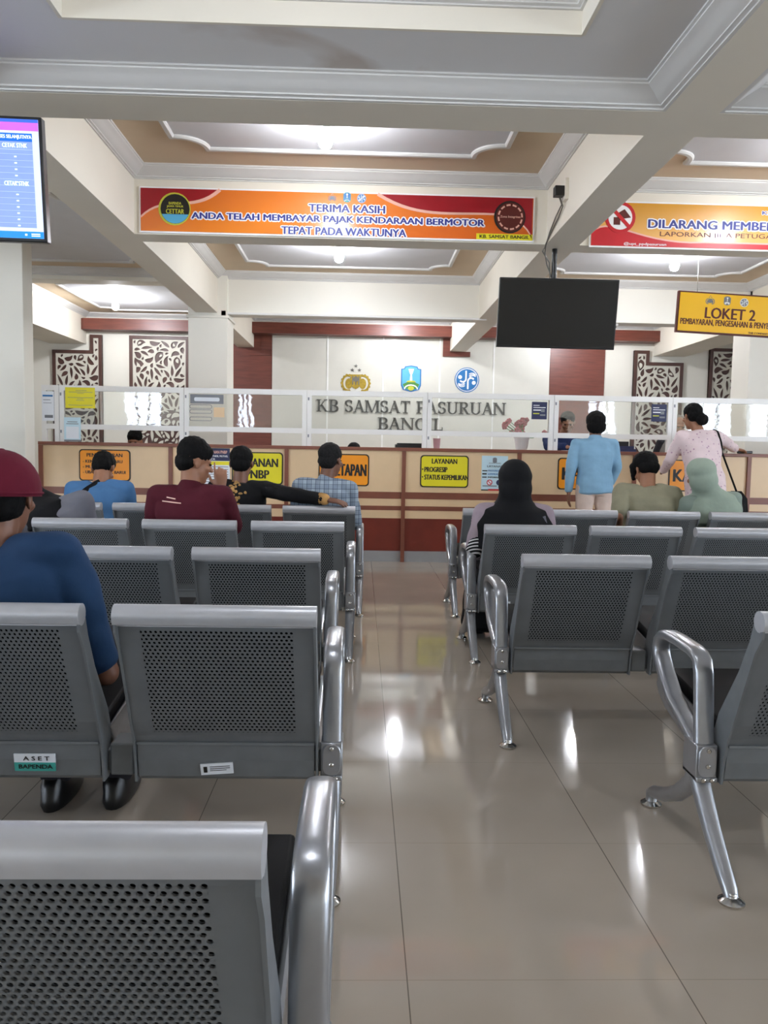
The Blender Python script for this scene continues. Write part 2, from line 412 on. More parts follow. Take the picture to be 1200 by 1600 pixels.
# bays: long beams and cross beams
BX = [(-5.2, -4.95), (-1.95, -1.70), (1.36, 1.61), (4.60, 4.85)]
for x0, x1 in BX:
    if x0 < -5: b = B().box(-4.85, -4.29, 9.65, YW, HB, HC+.02)
    elif x0 > 4: b = B().box(4.60, 5.10, -4.9, YW, HB, HC+.02)
    else: b = B().box(x0, x1, -4.9, YW, HB, HC+.02)
    struct('beam', b, 'beam')
struct('beam', B().box(-5.2, -4.95, -4.9, 9.4, HB, HC+.02), 'beam')
CY = {'Z': (-.9, -.65), 'A': (3.68, 3.95), 'B': (6.0, 6.22), 'C': (9.41, 9.66)}
SPAN = [(XL, -5.2), (-4.95, -1.95), (-1.70, 1.36), (1.61, 4.60), (5.10, XR)]
for nm, (y0, y1) in CY.items():
    for i, (x0, x1) in enumerate(SPAN):
        zb = 3.07 if (i < 2 and nm in 'BC') else HB
        struct('beam', B().box(x0, x1, y0, y1, zb, HC+.02), 'beam' if nm != 'C' else 'wall')
# plaster cornice swept round the inside of a bay; profile (inward, down from the top)
TR = [0]
def trim(b, m='plaster', **k):
    TR[0] += 1; return struct('trim_%d' % TR[0], b, m, **k)
def cornice(x0, x1, y0, y1, zt, proj, drop):
    prof = [(0, 0), (1, 0), (1, .12), (.92, .16), (.92, .24), (.8, .34), (.62, .48), (.5, .62), (.36, .74), (.26, .8), (.26, .88), (.12, .92), (.12, 1), (0, 1)]
    b = B(); rs = []
    for (cx, cy, sx, sy) in ((x0, y0, 1, 1), (x1, y0, -1, 1), (x1, y1, -1, -1), (x0, y1, 1, -1)):
        rs.append([(cx+sx*proj*p, cy+sy*proj*p, zt-drop*q) for p, q in prof])
    b.rings(rs, closed=True); trim(b, smooth=25)
def notched(x0, x1, y0, y1, r=.17, s=.03, k=8):
    pts = []
    for cx, cy, sx, sy in ((x1, y1, -1, -1), (x0, y1, 1, -1), (x0, y0, 1, 1), (x1, y0, -1, 1)):
        arc = [(cx+sx*(r+s-r*math.cos(t))*1, cy+sy*(r+s-r*math.sin(t))) for t in [PI/2*i/k for i in range(k+1)]]
        # concave quarter circle between the two steps
        a = [(cx+sx*(s+r*math.cos(t)), cy+sy*(s+r*math.sin(t))) for t in [PI/2*i/k for i in range(k+1)]]
        seq = [(cx, cy+sy*(r+s))] if True else []
        seq = [(cx, cy+sy*(s+r)+0), (cx+sx*s, cy+sy*(s+r))]+a[::-1][0:0]+[(cx+sx*(s+r-r*math.cos(t)), cy+sy*(s+r-0)) for t in []]
        seq = [(cx, cy+sy*(s+r)), (cx+sx*s, cy+sy*(s+r))]
        # arc centred on the outer corner, bulging into the tray
        seq += [(cx+sx*(s+r*math.sin(t)), cy+sy*(s+r*math.cos(t))) for t in [PI/2*i/k for i in range(1, k)]]
        seq += [(cx+sx*(s+r), cy+sy*s), (cx+sx*(s+r), cy)]
        if (sx, sy) in ((-1, -1), (1, 1)): pass
        else: seq = seq[::-1]
        pts += seq
    return pts
def tray(x0, x1, y0, y1, off=.42, z=HC):
    P = notched(x0+off, x1-off, y0+off, y1-off)
    trim(B().slab(P, z-.004, z+.01), 'ceil_white', smooth=0)
    b = B(); n_ = len(P); rs = []
    for i in range(n_):
        a, p, c = Vector(P[i-1]), Vector(P[i]), Vector(P[(i+1) % n_])
        n1 = (p-a).normalized(); n2 = (c-p).normalized(); m1 = Vector((-n1.y, n1.x)); m2 = Vector((-n2.y, n2.x))
        mm = (m1+m2); mm = mm/max(.5, mm.length_squared/2)
        def q(d, h): return (p.x+mm.x*d, p.y+mm.y*d, z-h)
        rs.append([q(-.022, 0), q(-.022, .014), q(-.012, .024), q(.012, .024), q(.022, .014), q(.022, 0)])
    b.rings(rs, closed=True); trim(b, smooth=25)
BAYS = []
for (x0, x1) in SPAN[1:4]:
    BAYS += [(x0, x1, 3.95, 6.0), (x0, x1, 6.22, 9.41)]
for x0, x1, y0, y1 in BAYS:
    cornice(x0, x1, y0, y1, HC, .1, .085); tray(x0, x1, y0, y1)
for x0, x1 in ((-4.29, -1.95), (-1.70, 1.36), (1.61, 4.60)):
    cornice(x0, x1, 9.66, YW, HC, .08, .07); tray(x0, x1, 9.66, YW, .4)
cornice(-7.5, -5.2, 6.22, 9.41, HC, .1, .085)
# the low ceiling of the front bays, each with a square recess
for i, (x0, x1) in enumerate(SPAN[1:4]):
    y0, y1 = -.65, 3.68; rx0, rx1, ry0, ry1 = x0+.515, x1-.515, y0+.47, y1-.47; zl = 2.802
    b = B().box(x0, x1, ry1, y1, zl, HC); b.box(x0, x1, y0, ry0, zl, HC); b.box(x0, rx0, ry0, ry1, zl, HC); b.box(rx1, x1, ry0, ry1, zl, HC)
    struct('ceiling', b, 'ceil_stain')
    b = B()
    for q in ((rx0, rx1, ry1-.006, ry1+.01), (rx0, rx1, ry0-.01, ry0+.006), (rx0-.01, rx0+.006, ry0, ry1), (rx1-.006, rx1+.01, ry0, ry1)): b.box(q[0], q[1], q[2], q[3], zl-.002, HC)
    trim(b, 'beam')
    cornice(x0, x1, y0, y1, zl+.002, .135, .083)
    cornice(rx0+.006, rx1-.006, ry0+.006, ry1-.006, 2.975, .1, .085)
    struct('ceiling', B().box(rx0, rx1, ry0, ry1, 2.975, 3.02), 'ceil_white')
# columns
def column(x0, x1, y0, y1, cap=True, zt=HC):
    b = B().box(x0, x1, y0, y1, 0, zt)
    if cap: b.box(x0-.02, x1+.02, y0-.02, y1+.02, HB-.06, HB-.03)
    struct('column', b, 'wall', bevel=.006)
column(-2.04, -1.585, 9.36, 9.80); column(4.60, 5.06, 9.36, 9.80)
column(-3.74, -3.32, 7.90, 8.13, cap=False)
column(4.49, 4.97, 3.62, 4.05)
# feature wall: pale boards, brown boards, crown
xs = [-1.42, -.55, .32, 1.21, 2.06, 2.95]
b = B()
for a, c in zip(xs, xs[1:]): b.box(a+.004, c-.004, YW-.03, YW, .3, 2.93)
struct('wall_panelling', b, 'panel')
b = B()
for a in xs[1:-1]: b.box(a-.012, a+.012, YW-.038, YW-.026, .3, 2.92)
trim(b, 'white_strip')
trim(B().box(-2.09, -1.42, YW-.035, YW, 0, 2.93).box(2.95, 3.82, YW-.035, YW, 0, 2.93), 'wood')
CR = [(-4.25, YW-.26), (-4.33, YW-.2), (-4.35, YW-.12), (-4.35, YW), (4.72, YW), (4.72, YW-.2), (4.66, YW-.26)]
trim(B().slab(CR, 2.915, 3.08), 'wood', smooth=30)
trim(B().box(-1.58, -1.42, YW-.05, YW-.035, 2.915, 2.7).box(-1.70-.06, -1.42+.0, YW-.05, YW-.035, 2.60, 2.66), 'wood')
trim(B().box(1.25, 1.68, YW-.06, YW-.04, 2.64, HB).box(1.25, 1.36, YW-.06, YW-.04, HB, 2.92), 'wood')
# pierced foliage panels
def leaf(cx, cz, ang, ln, wd, bend, k=8):
    L_, R_ = [], []
    for i in range(k+1):
        t = i/k; wv = wd/2*(math.sin(PI*t**.75)**.9)
        a = ang+bend*(t-.5); px = cx+ln*(t-.5)*math.cos(ang)-bend*ln*.35*(t-.5)**2*math.sin(ang)*2
        pz = cz+ln*(t-.5)*math.sin(ang)+bend*ln*.35*(t-.5)**2*math.cos(ang)*2
        L_.append((px-wv*math.sin(a), pz+wv*math.cos(a))); R_.append((px+wv*math.sin(a), pz-wv*math.cos(a)))
    return L_+R_[::-1][1:-1]
def inside(p, poly):
    c = False; n_ = len(poly)
    for i in range(n_):
        (x1, y1), (x2, y2) = poly[i], poly[i-1]
        if (y1 > p[1]) != (y2 > p[1]) and p[0] < (x2-x1)*(p[1]-y1)/(y2-y1)+x1: c = not c
    return c
def edge_d(p, poly):
    d = 9; P = Vector(p)
    for i in range(len(poly)):
        a, c = Vector(poly[i-1]), Vector(poly[i]); t = max(0, min(1, (P-a).dot(c-a)/(c-a).length_squared)); d = min(d, (P-a-(c-a)*t).length)
    return d
def foliage(outline, seed, x0, x1, z0, z1):
    rnd = random.Random(seed); holes = []; grid = {}
    gap = .013
    def ok(h):
        for p in h:
            if not inside(p, outline) or edge_d(p, outline) < .06: return False
            gx, gz = int(p[0]/.06), int(p[1]/.06)
            for i in (-1, 0, 1):
                for j in (-1, 0, 1):
                    for q in grid.get((gx+i, gz+j), ()):
                        if (p[0]-q[0])**2+(p[1]-q[1])**2 < gap*gap: return False
        return True
    def add(h):
        if not ok(h): return
        holes.append(h)
        for i, p in enumerate(h):
            q = h[i-1]
            for t in (0, .5): 
                s_ = (p[0]*(1-t)+q[0]*t, p[1]*(1-t)+q[1]*t); grid.setdefault((int(s_[0]/.06), int(s_[1]/.06)), []).append(s_)
    pal = [(.24, .16, 2.0), (.72, .34, 1.0), (.36, .62, -1.2), (.74, .84, 1.9), (.12, .86, .7)]
    zz = z0-.1
    while zz < z1:
        for fx, fz, a0 in pal:
            cx, cz = x0+fx*(x1-x0), zz+fz*.95
            for i in range(9):
                a = a0+(i-4)*.30; ln = .20-.014*abs(i-4); add(leaf(cx+(.075+ln/2)*math.cos(a), cz+(.075+ln/2)*math.sin(a), a, ln, .046, .5*(i-4)/4))
            add(leaf(cx-.05*math.cos(a0), cz-.05*math.sin(a0), a0+PI/2, .14, .07, 1.6))
        zz += .95
    for s_ in range(5):                              # S-shaped stems with leaves on both sides
        px, pz, an = x0+(s_+.3)/5*(x1-x0), z0, 1.2
        for k in range(60):
            an = PI/2+.9*math.sin(k*.22+s_*1.7); px += .05*math.cos(an); pz += .05*math.sin(an)
            for sg in (-1, 1):
                la = an+sg*.75; ln = .17 if k % 2 else .23
                add(leaf(px+sg*.028*math.sin(an)*-1+ln/2*math.cos(la), pz+sg*.028*math.cos(an)+ln/2*math.sin(la), la, ln, .068, -sg*1.1))
    for ln, wd, n_ in ((.20, .11, 900), (.16, .085, 2500), (.12, .065, 5000), (.09, .048, 6000), (.065, .034, 7000)):
        for _ in range(n_):
            add(leaf(rnd.uniform(x0, x1), rnd.uniform(z0, z1), rnd.uniform(-PI, PI), ln*rnd.uniform(.8, 1.1), wd, rnd.choice((-1, 1))*rnd.uniform(.3, 1.6)))
    return holes
def pierced(outline, holes, depth):
    cu = bpy.data.curves.new('c', 'CURVE'); cu.dimensions = '2D'; cu.fill_mode = 'BOTH'; cu.extrude = depth
    for poly in [outline]+holes:
        sp = cu.splines.new('POLY'); sp.points.add(len(poly)-1)
        for p, q in zip(sp.points, poly): p.co = (q[0], q[1], 0, 1)
        sp.use_cyclic_u = True
    o = bpy.data.objects.new('c', cu); COL.objects.link(o); me = to_mesh(o); bpy.data.objects.remove(o); bpy.data.curves.remove(cu)
    for v in me.vertices: v.co = (v.co.x, -v.co.z, v.co.y)
    return me
def foliage_panel(outline, seed, label):
    X = [p[0] for p in outline]; Zs = [p[1] for p in outline]; x0, x1, z0, z1 = min(X), max(X), min(Zs), max(Zs)
    t = thing('lattice_panel', label, 'wall panel', ((x0+x1)/2, YW, z0), 'pierced foliage panels on the back wall')
    obj('backing_board', B().plate(outline, YW-.02, YW-.001), 'wood_dark', t, smooth=0)
    b = B(); n_ = len(outline); inn = []
    for i in range(n_):
        p, q, r = Vector(outline[i-1]), Vector(outline[i]), Vector(outline[(i+1) % n_]); d1, d2 = (q-p).normalized(), (r-q).normalized()
        inn.append(tuple(q+(Vector((d1.y, -d1.x))+Vector((d2.y, -d2.x)))*.05))
    for i in range(n_): b.plate([outline[i-1], outline[i], inn[i], inn[i-1]], YW-.06, YW-.001)
    obj('frame', b, 'wood_dark', t, smooth=0)
    me = pierced(outline, foliage(outline, seed, x0, x1, max(z0, 1.0), z1), .008); finish(me, 'lattice', 0)
    o = bpy.data.objects.new('lattice', me); COL.objects.link(o); o.parent = t
    o.location = Vector((0, YW-.035, 0))-ROOT[t.name]
# outline order: clockwise seen from the room
foliage_panel([(-3.62, .5), (-3.62, 2.86), (-2.70, 2.86), (-2.70, .5)], 3, 'pale leaf-cut panel in brown frame just left of the white column')
foliage_panel([(-4.80, .5), (-4.80, 2.62), (-4.22, 2.62), (-4.22, 2.86), (-4.04, 2.86), (-4.04, .5)], 7, 'pale leaf-cut panel notched under the beam, leftmost on back wall')
foliage_panel([(4.28, .5), (4.28, 2.80), (4.52, 2.80), (4.52, 2.62), (5.07, 2.62), (5.07, .5)], 11, 'pale leaf-cut panel notched under the beam, right of the brown wall strip')
foliage_panel([(5.49, .5), (5.49, 2.86), (6.30, 2.86), (6.30, .5)], 5, 'pale leaf-cut panel at far right, partly behind the right column')

# ------------------------------------------------------------------ wall letters (hand drawn roman capitals)
def letter_polys(ch):
    T, t, sf = .17, .075, .06; P = []
    def rect(x0, x1, z0, z1): P.append([(x0, z0), (x1, z0), (x1, z1), (x0, z1)])
    def serif(x, z, wd): rect(x-wd/2, x+wd/2, z-sf/2+(sf/2 if z < .5 else -sf/2), z+sf/2+(sf/2 if z < .5 else -sf/2))
    def stem(x, wd=T, z0=0, z1=1, s0=True, s1=True):
        rect(x-wd/2, x+wd/2, z0, z1)
        if s0: serif(x, z0, wd+.2)
        if s1: serif(x, z1, wd+.2)
    def diag(p, q, wd):
        P.append([(p[0]-wd/2, p[1]), (p[0]+wd/2, p[1]), (q[0]+wd/2, q[1]), (q[0]-wd/2, q[1])])
    def arc(cx, cz, rx, rz, a0, a1, w0=t, w1=T, k=14):
        for i in range(k):
            A, C_ = a0+(a1-a0)*i/k, a0+(a1-a0)*(i+1)/k; quad = []
            for a, s_ in ((A, 1), (C_, 1), (C_, -1), (A, -1)):
                wd = w0+(w1-w0)*abs(math.cos(a))**1.3; r1, r2 = rx+s_*wd/2, rz+s_*wd/2
                quad.append((cx+r1*math.cos(a), cz+r2*math.sin(a)))
            P.append(quad)
    if ch == 'K': stem(.2); diag((.72, 1), (.28, .42), t*1.1); diag((.40, .58), (.78, 0), T); serif(.72, 1, .26); serif(.80, 0, .28); Wd = .95
    elif ch == 'B': stem(.2); arc(.42, .745, .22, .22, -PI/2, PI/2); rect(.2, .43, .93, 1); rect(.2, .43, .49, .56); arc(.44, .26, .26, .225, -PI/2, PI/2); rect(.2, .45, 0, .07); Wd = .80
    elif ch == 'S':
        arc(.36, .735, .22, .225, .35, PI*1.5-.15, t, T); arc(.36, .265, .24, .23, PI/2-.15, -PI+.35+.0, t, T)
        rect(.55, .60, .68, .95); rect(.10, .15, .05, .33); Wd = .72
    elif ch == 'A': diag((.12, 0), (.44, 1), t*1.1); diag((.74, 0), (.42, 1), T); rect(.24, .66, .30, .37); serif(.12, 0, .24); serif(.76, 0, .28); Wd = .88
    elif ch == 'M': stem(.14, t*1.2); stem(1.0, T); diag((.18, 1), (.56, 0), T*.95); diag((.56, 0), (.95, 1), t); Wd = 1.16
    elif ch == 'T': stem(.42, T, s1=False); rect(.06, .78, .93, 1); rect(.06, .11, .74, 1); rect(.73, .78, .74, 1); Wd = .84
    elif ch == 'P': stem(.2); arc(.42, .72, .24, .245, -PI/2, PI/2); rect(.2, .43, .93, 1); rect(.2, .43, .44, .51); Wd = .76
    elif ch == 'U': stem(.2, T, .3, 1, False); stem(.76, t*1.2, .3, 1, False); arc(.48, .3, .28, .27, PI, 2*PI, t, T*.8); Wd = .95
    elif ch == 'R': stem(.2); arc(.42, .745, .22, .22, -PI/2, PI/2); rect(.2, .43, .93, 1); rect(.2, .43, .49, .56); diag((.44, .5), (.74, 0), T); serif(.78, 0, .26); Wd = .88
    elif ch == 'N': stem(.16, t*1.2); stem(.86, t*1.2, s0=False); diag((.16, 1), (.84, 0), T); Wd = 1.02
    elif ch == 'G': arc(.46, .5, .34, .46, .75, 2*PI-.55, t, T); stem(.76, T*.9, .06, .42, False, False); rect(.60, .92, .38, .44); rect(.70, .75, .72, .95); Wd = .95
    elif ch == 'I': stem(.2); Wd = .40
    elif ch == 'L': stem(.2); rect(.2, .70, 0, .07); rect(.66, .71, 0, .28); Wd = .74
    return P, Wd
def wall_word(lines):
    for ln_i, (s, x0, x1, z0, h, words) in enumerate(lines):
        tot = sum(.42 if c == ' ' else letter_polys(c)[1] for c in s); sc_ = (x1-x0)/tot; x = x0; cnt = {}
        wi = 0
        for c in s:
            if c == ' ': x += .42*sc_; wi += 1; continue
            P, Wd = letter_polys(c); word = words[wi]; key = (word, c); cnt[key] = cnt.get(key, 0)+1
            multi = word.count(c) > 1
            b = B()
            for i, poly in enumerate(P): b.plate([(x+p*sc_, z0+q*h) for p, q in poly], YW-.055-.0004*i, YW-.03)
            nm = ('first ' if cnt[key] == 1 else 'second ') if multi else ''
            o = obj('wall_letter', b, 'letter', smooth=0)
            tag(o, 'dark serif capital letter %s, %s%s in the word %s on the wall' % (c, nm, c, word) if multi else 'dark serif capital letter %s in the word %s on the wall' % (c, word), 'letter', 'dark letters on the pale back wall')
            x += Wd*sc_
wall_word([('KB SAMSAT PASURUAN', -.72, 2.27, 1.748, .19, ['KB', 'SAMSAT', 'PASURUAN']), ('BANGIL', .245, 1.28, 1.485, .19, ['BANGIL'])])

# ------------------------------------------------------------------ emblems (also printed small on the signs)
def star(cx, cz, r, k=5): return [(cx+(r if i % 2 == 0 else r*.42)*math.sin(PI*i/k), cz+(r if i % 2 == 0 else r*.42)*math.cos(PI*i/k)) for i in range(2*k)]
def shield(cx, cz, a, h): return [(cx-a*.62, cz+h*.5), (cx, cz+h*.54), (cx+a*.62, cz+h*.5), (cx+a*.70, cz+h*.42), (cx+a, cz+h*.40), (cx+a, cz-h*.25), (cx+a*.8, cz-h*.42), (cx, cz-h*.5), (cx-a*.8, cz-h*.42), (cx-a, cz-h*.25), (cx-a, cz+h*.40), (cx-a*.70, cz+h*.42)]
def police_emblem(b, cx, cz, h, y, idx, th):
    g1, g2, g3 = idx
    b.mi = g1
    for i, (dx, dz) in enumerate(((0, .46), (-.13, .31), (.13, .31))): b.plate(star(cx+dx*h, cz+dz*h, .075*h), y-th, y)
    b.mi = g2
    for s in (-1, 1):
        b.plate(circ(cx+s*.25*h, cz-.18*h, .13*h, .19*h), y-th*.6, y)
        pts = [(cx+s*(.28*h+.21*h*math.cos(a)), cz-.16*h+.27*h*math.sin(a)) for a in [-1.9+3.8*i/10 for i in range(11)]]
        ribbon_quads(b, pts, .07*h, y-th, y)
        for i in range(9):
            a = -1.8+3.6*i/8; b.plate(circ(cx+s*(.28*h+.23*h*math.cos(a)), cz-.16*h+.29*h*math.sin(a), .045*h, k=8), y-th*1.3, y)
    b.mi = g3
    b.plate([(cx+p*h, cz+q*h) for p, q in ((-.19, .15), (.19, .15), (.19, -.18), (.1, -.32), (0, -.38), (-.1, -.32), (-.19, -.18))], y-th*1.6, y)
    b.mi = g1
    for k in (-.11, 0, .11): b.plate([(cx+(k-.02)*h, cz+.1*h), (cx+(k+.02)*h, cz+.1*h), (cx+(k+.02)*h, cz-.22*h), (cx+(k-.02)*h, cz-.22*h)], y-th*2, y)
    b.plate(circ(cx, cz-.02*h, .1*h, k=10), y-th*2.2, y)
def shield_emblem(b, cx, cz, h, y, idx, th):
    rim, blue, white, gold, green = idx
    b.mi = rim; b.plate(shield(cx, cz, .40*h, h), y-th, y)
    b.mi = blue; b.plate(shield(cx, cz+.01*h, .355*h, .9*h), y-th*1.4, y)
    b.mi = green; b.plate([(cx+p*h, cz+q*h) for p, q in ((-.33, -.20), (0, -.05), (.33, -.20), (.26, -.36), (0, -.43), (-.26, -.36))], y-th*1.7, y)
    b.mi = white
    b.plate([(cx+p*h, cz+q*h) for p, q in ((-.03, .22), (.03, .22), (.055, -.1), (-.055, -.1))], y-th*2.1, y)
    b.plate([(cx+p*h, cz+q*h) for p, q in ((-.11, .40), (.11, .40), (.05, .20), (-.05, .20))], y-th*2.3, y)
    ribbon_quads(b, [(cx+.26*h*math.cos(a), cz-.40*h+.17*h*math.sin(a)) for a in [PI*i/8 for i in range(9)]], .05*h, y-th*2.4, y)
    b.mi = gold; b.plate([(cx+p*h, cz+q*h) for p, q in ((-.2, -.12), (.2, -.12), (.13, -.06), (-.13, -.06))], y-th*2.6, y)
    b.plate(circ(cx, cz-.36*h, .12*h, .09*h, k=12), y-th*2.7, y)
def round_emblem(b, cx, cz, r, y, idx, th):
    rim, white, blue = idx
    b.mi = rim; b.plate(circ(cx, cz, r), y-th, y)
    b.mi = white; b.plate(circ(cx, cz, r*.93), y-th*1.3, y)
    b.mi = blue; b.plate(circ(cx, cz, r*.87), y-th*1.6, y)
    b.mi = white
    for s in (1, -1):
        def q(px, pz): return (cx+s*px*r, cz+s*pz*r)
        ribbon_quads(b, [q(-.08, .74), q(-.08, .1)]+[q(-.34+.26*math.cos(a), .1-.26*math.sin(a)) for a in [PI*i/10 for i in range(1, 9)]], .13*r, y-th*2, y)
        b.plate(circ(cx-s*.56*r, cz+s*.22*r, .16*r, k=14), y-th*2.2, y)
        for d in (.0, .17, .34):
            ribbon_quads(b, [q(.16+.0, .12+d), q(.3, .30+d*.7), q(.5, .36+d*.55), q(.70, .28+d*.4)], .07*r, y-th*2.1, y)
t = thing('wall_emblem', 'gold winged crest under three grey stars on back wall', 'emblem', (-.107, YW-.03, 2.1), 'emblems on the back wall')
b = B(); police_emblem(b, -.107, 2.27, .43, YW-.03, (0, 1, 2), .008); obj('crest', b, ['grey_metal', 'gold', 'gold'], t, smooth=0)
t = thing('wall_emblem', 'blue shield emblem with white monument, middle of the back wall', 'emblem', (.76, YW-.03, 2.08), 'emblems on the back wall')
b = B(); shield_emblem(b, .76, 2.28, .395, YW-.03, (0, 1, 2, 3, 4), .008); obj('shield', b, ['blue_ink', 'sky_ink', 'white_ink', 'lime_ink', 'green_ink'], t, smooth=0)
t = thing('wall_emblem', 'round blue emblem with white waves on the back wall', 'emblem', (1.64, YW-.03, 2.09), 'emblems on the back wall')
b = B(); round_emblem(b, 1.64, 2.285, .195, YW-.03, (0, 1, 2), .008); obj('disc', b, ['blue_ink', 'white_ink', 'blue_ink'], t, smooth=0)

# ------------------------------------------------------------------ service counter
CF, CBK, CT = 8.15, 8.75, 1.19
DIV = [-3.27, -1.955, -.77, .44, 1.64, 2.85, 4.06, 5.3]
CL = ['behind the hunched person in blue, at the left end', 'with the yellow PNBP sign', 'with the orange sign behind the person in plaid',
      'with the yellow sign facing the aisle', 'in front of which the person in sky blue stands', 'in front of which the person in pink stands', 'at the far right end']
for i, (a, c) in enumerate(zip(DIV, DIV[1:])):
    t = thing('counter_unit', 'cream and brown counter unit '+CL[i], 'counter', ((a+c)/2, CF+.3, 0), 'counter units')
    obj('body', B().box(a+.022, c-.024, CF+.02, CBK, .02, 1.155), 'wood_trim', t)
    obj('cream_panel', B().box(a+.02, c-.02, CF, CF+.02, .73, 1.16), 'cream_lam', t, smooth=0)
    for zz in ((.66, .73), (.54, .585)): obj('brown_stripe', B().box(a+.02, c-.02, CF-.006, CF+.02, *zz), 'wood_trim', t, smooth=0)
    for zz in ((.585, .66), (.456, .54)): obj('cream_stripe', B().box(a+.02, c-.02, CF, CF+.02, *zz), 'cream_lam', t, smooth=0)
    obj('lower_panel', B().box(a+.02, c-.02, CF, CF+.02, .115, .456), 'red_lam', t, smooth=0)
    obj('kickboard', B().box(a+.02, c-.02, CF+.005, CF+.02, 0, .115), 'kick', t, smooth=0)
    obj('post', B().box(a-.02, a+.02, CF-.022, CF+.02, 0, 1.155), 'wood_trim', t, smooth=0)
tag(obj('worktop', B().box(-3.29, 5.35, CF-.03, CBK+.02, 1.156, CT), 'wood_trim', bevel=.004), 'long brown worktop along the top of the service counter', 'worktop')
# glass screens standing on the worktop
GY = 8.22
GX = [-3.28, -3.10, -1.83, -.57, .675, 2.0, 3.25, 4.5, 5.3]
GL = ['clear glass screen at the left end beside the grey column', 'clear glass screen carrying the yellow notice', 'clear glass screen in front of the white column, with small stickers', 'clear glass screen before the letters KB SAMSAT',
      'clear glass screen before the letters ASURUAN', 'clear glass screen before the navy uniform and the person in sky blue', 'clear glass screen beside the person in pink', 'clear glass screen at the far right end']
for i, (a, c) in enumerate(zip(GX, GX[1:])):
    t = thing('glass_screen', GL[i], 'glass screen', ((a+c)/2, GY, CT), 'glass screens on the counter')
    b = B(); pw = .048
    b.box(a+.002, a+pw, GY-.02, GY+.02, CT, 1.765); b.box(c-pw, c-.002, GY-.02, GY+.02, CT, 1.765)
    b.box(a+pw, c-pw, GY-.02, GY+.02, 1.71, 1.765); b.box(a+pw, c-pw, GY-.02, GY+.02, 1.32, 1.372)
    obj('frame', b, 'alu', t, smooth=0)
    obj('pane', B().box(a+pw-.005, c-pw+.005, GY-.003, GY+.003, 1.365, 1.715), 'glass', t, smooth=0)
    if c-a > .5:
        for zz in (1.28, 1.66): obj('clip', B().box(a+.01, a+.024, GY-.024, GY-.02, zz, zz+.03), 'grey_ink', t, smooth=0)

# ------------------------------------------------------------------ signs and papers
def sign_plate(name, label, x0, x1, z0, z1, y, face, lines, cat='sign', r=.035, border='ink', bw=.012, group=None, ink='ink'):
    t = thing(name, label, cat, ((x0+x1)/2, y, z0), group)
    obj('border', B().plate(rrect(x0, x1, z0, z1, r), y-.006, y), border, t, smooth=0)
    obj('panel', B().plate(rrect(x0+bw, x1-bw, z0+bw, z1-bw, r-bw*.5), y-.008, y-.005), face, t, smooth=0)
    for (s, cx, cz, h, wd, al) in lines:
        b = B(); text_into(b, s, x0+cx, y-.0085, z0+cz, h, wd, .05, .0012, al); obj('lettering' if len(s) > 1 else 'bullet', b, ink, t, smooth=0)
    return t
SG = 'signs on the counter front'
sy = CF-.001
sign_plate('counter_sign', 'orange registration sign behind the person in the blue T-shirt', -2.885, -2.365, .795, 1.118, sy, 'orange',
           [('PENDAFTARAN', .26, .265, .036, .36, 'C'), ('- KENDARAAN BARU', .04, .20, .03, .40, 'L'), ('- MUTASI', .04, .145, .03, .18, 'L'), ('- UBAH BENTUK BARUI', .04, .09, .03, .43, 'L')], group=SG)
sign_plate('counter_sign', 'yellow PNBP service sign behind the person in black', -1.33, -.807, .785, 1.118, sy, 'yellow',
           [('LAYANAN', .26, .225, .085, .42, 'C'), ('PNBP', .26, .105, .085, .24, 'C')], group=SG)
sign_plate('counter_sign', 'orange ETAPAN sign behind the person in the plaid shirt', -.44, .081, .785, 1.115, sy, 'orange', [('PENETAPAN', .26, .165, .12, .46, 'C')], group=SG)
sign_plate('counter_sign', 'yellow sign with two bullet points facing the aisle', .611, 1.113, .785, 1.118, sy, 'yellow',
           [('LAYANAN', .25, .272, .052, .26, 'C'), ('PROGRESIP', .045, .185, .052, .235, 'L'), ('STATUS KEPEMILIKAN', .045, .105, .052, .455, 'L'), ('.', .017, .187, .014, .014, 'L'), ('.', .017, .107, .014, .014, 'L')], group=SG)
sign_plate('counter_sign', 'orange sign starting with K beside the person in sky blue', 2.045, 2.57, .785, 1.115, sy, 'orange', [('KASIR', .26, .165, .13, .42, 'C')], group=SG)
sign_plate('counter_sign', 'orange sign starting with K beside the person in pink', 3.215, 3.74, .785, 1.115, sy, 'orange', [('KASIR', .26, .165, .13, .42, 'C')], group=SG)
def paper(name, label, x0, x1, z0, z1, y, face, strips=(), cat='poster', texts=(), group=None, th=.002):
    t = thing(name, label, cat, ((x0+x1)/2, y, z0), group)
    obj('sheet', B().plate([(x0, z0), (x1, z0), (x1, z1), (x0, z1)], y-th, y), face, t, smooth=0)
    W, H = x1-x0, z1-z0; by = {}
    for i, (u0, u1, v0, v1, m) in enumerate(strips):
        b = by.setdefault(m, B()); b.plate([(x0+u0*W, z0+v0*H), (x0+u1*W, z0+v0*H), (x0+u1*W, z0+v1*H), (x0+u0*W, z0+v1*H)], y-th-.0008-.0002*(i % 5), y-th*.5)
    for s, u, v, h, wd, m in texts:
        b = by.setdefault(m, B()); text_into(b, s, x0+u*W, y-th-.0025, z0+v*H, h*H, wd*W, .02, .0008)
    for m, b in by.items(): obj('print', b, m, t, smooth=0)
    return t
def circle_print(t, x, z, r, y, m1, m2=None, bar=None):
    b = B(); b.plate(circ(x, z, r), y-.0022, y); obj('round_mark', b, m1, t, smooth=0)
    if m2: obj('round_mark', B().plate(circ(x, z, r*.72), y-.0032, y-.002), m2, t, smooth=0)
    if bar:
        b = B(); ribbon_quads(b, [(x-r*.6, z+r*.6), (x+r*.6, z-r*.6)], r*.25, y-.0045, y-.002)
        obj('bar', b, bar, t, smooth=0)
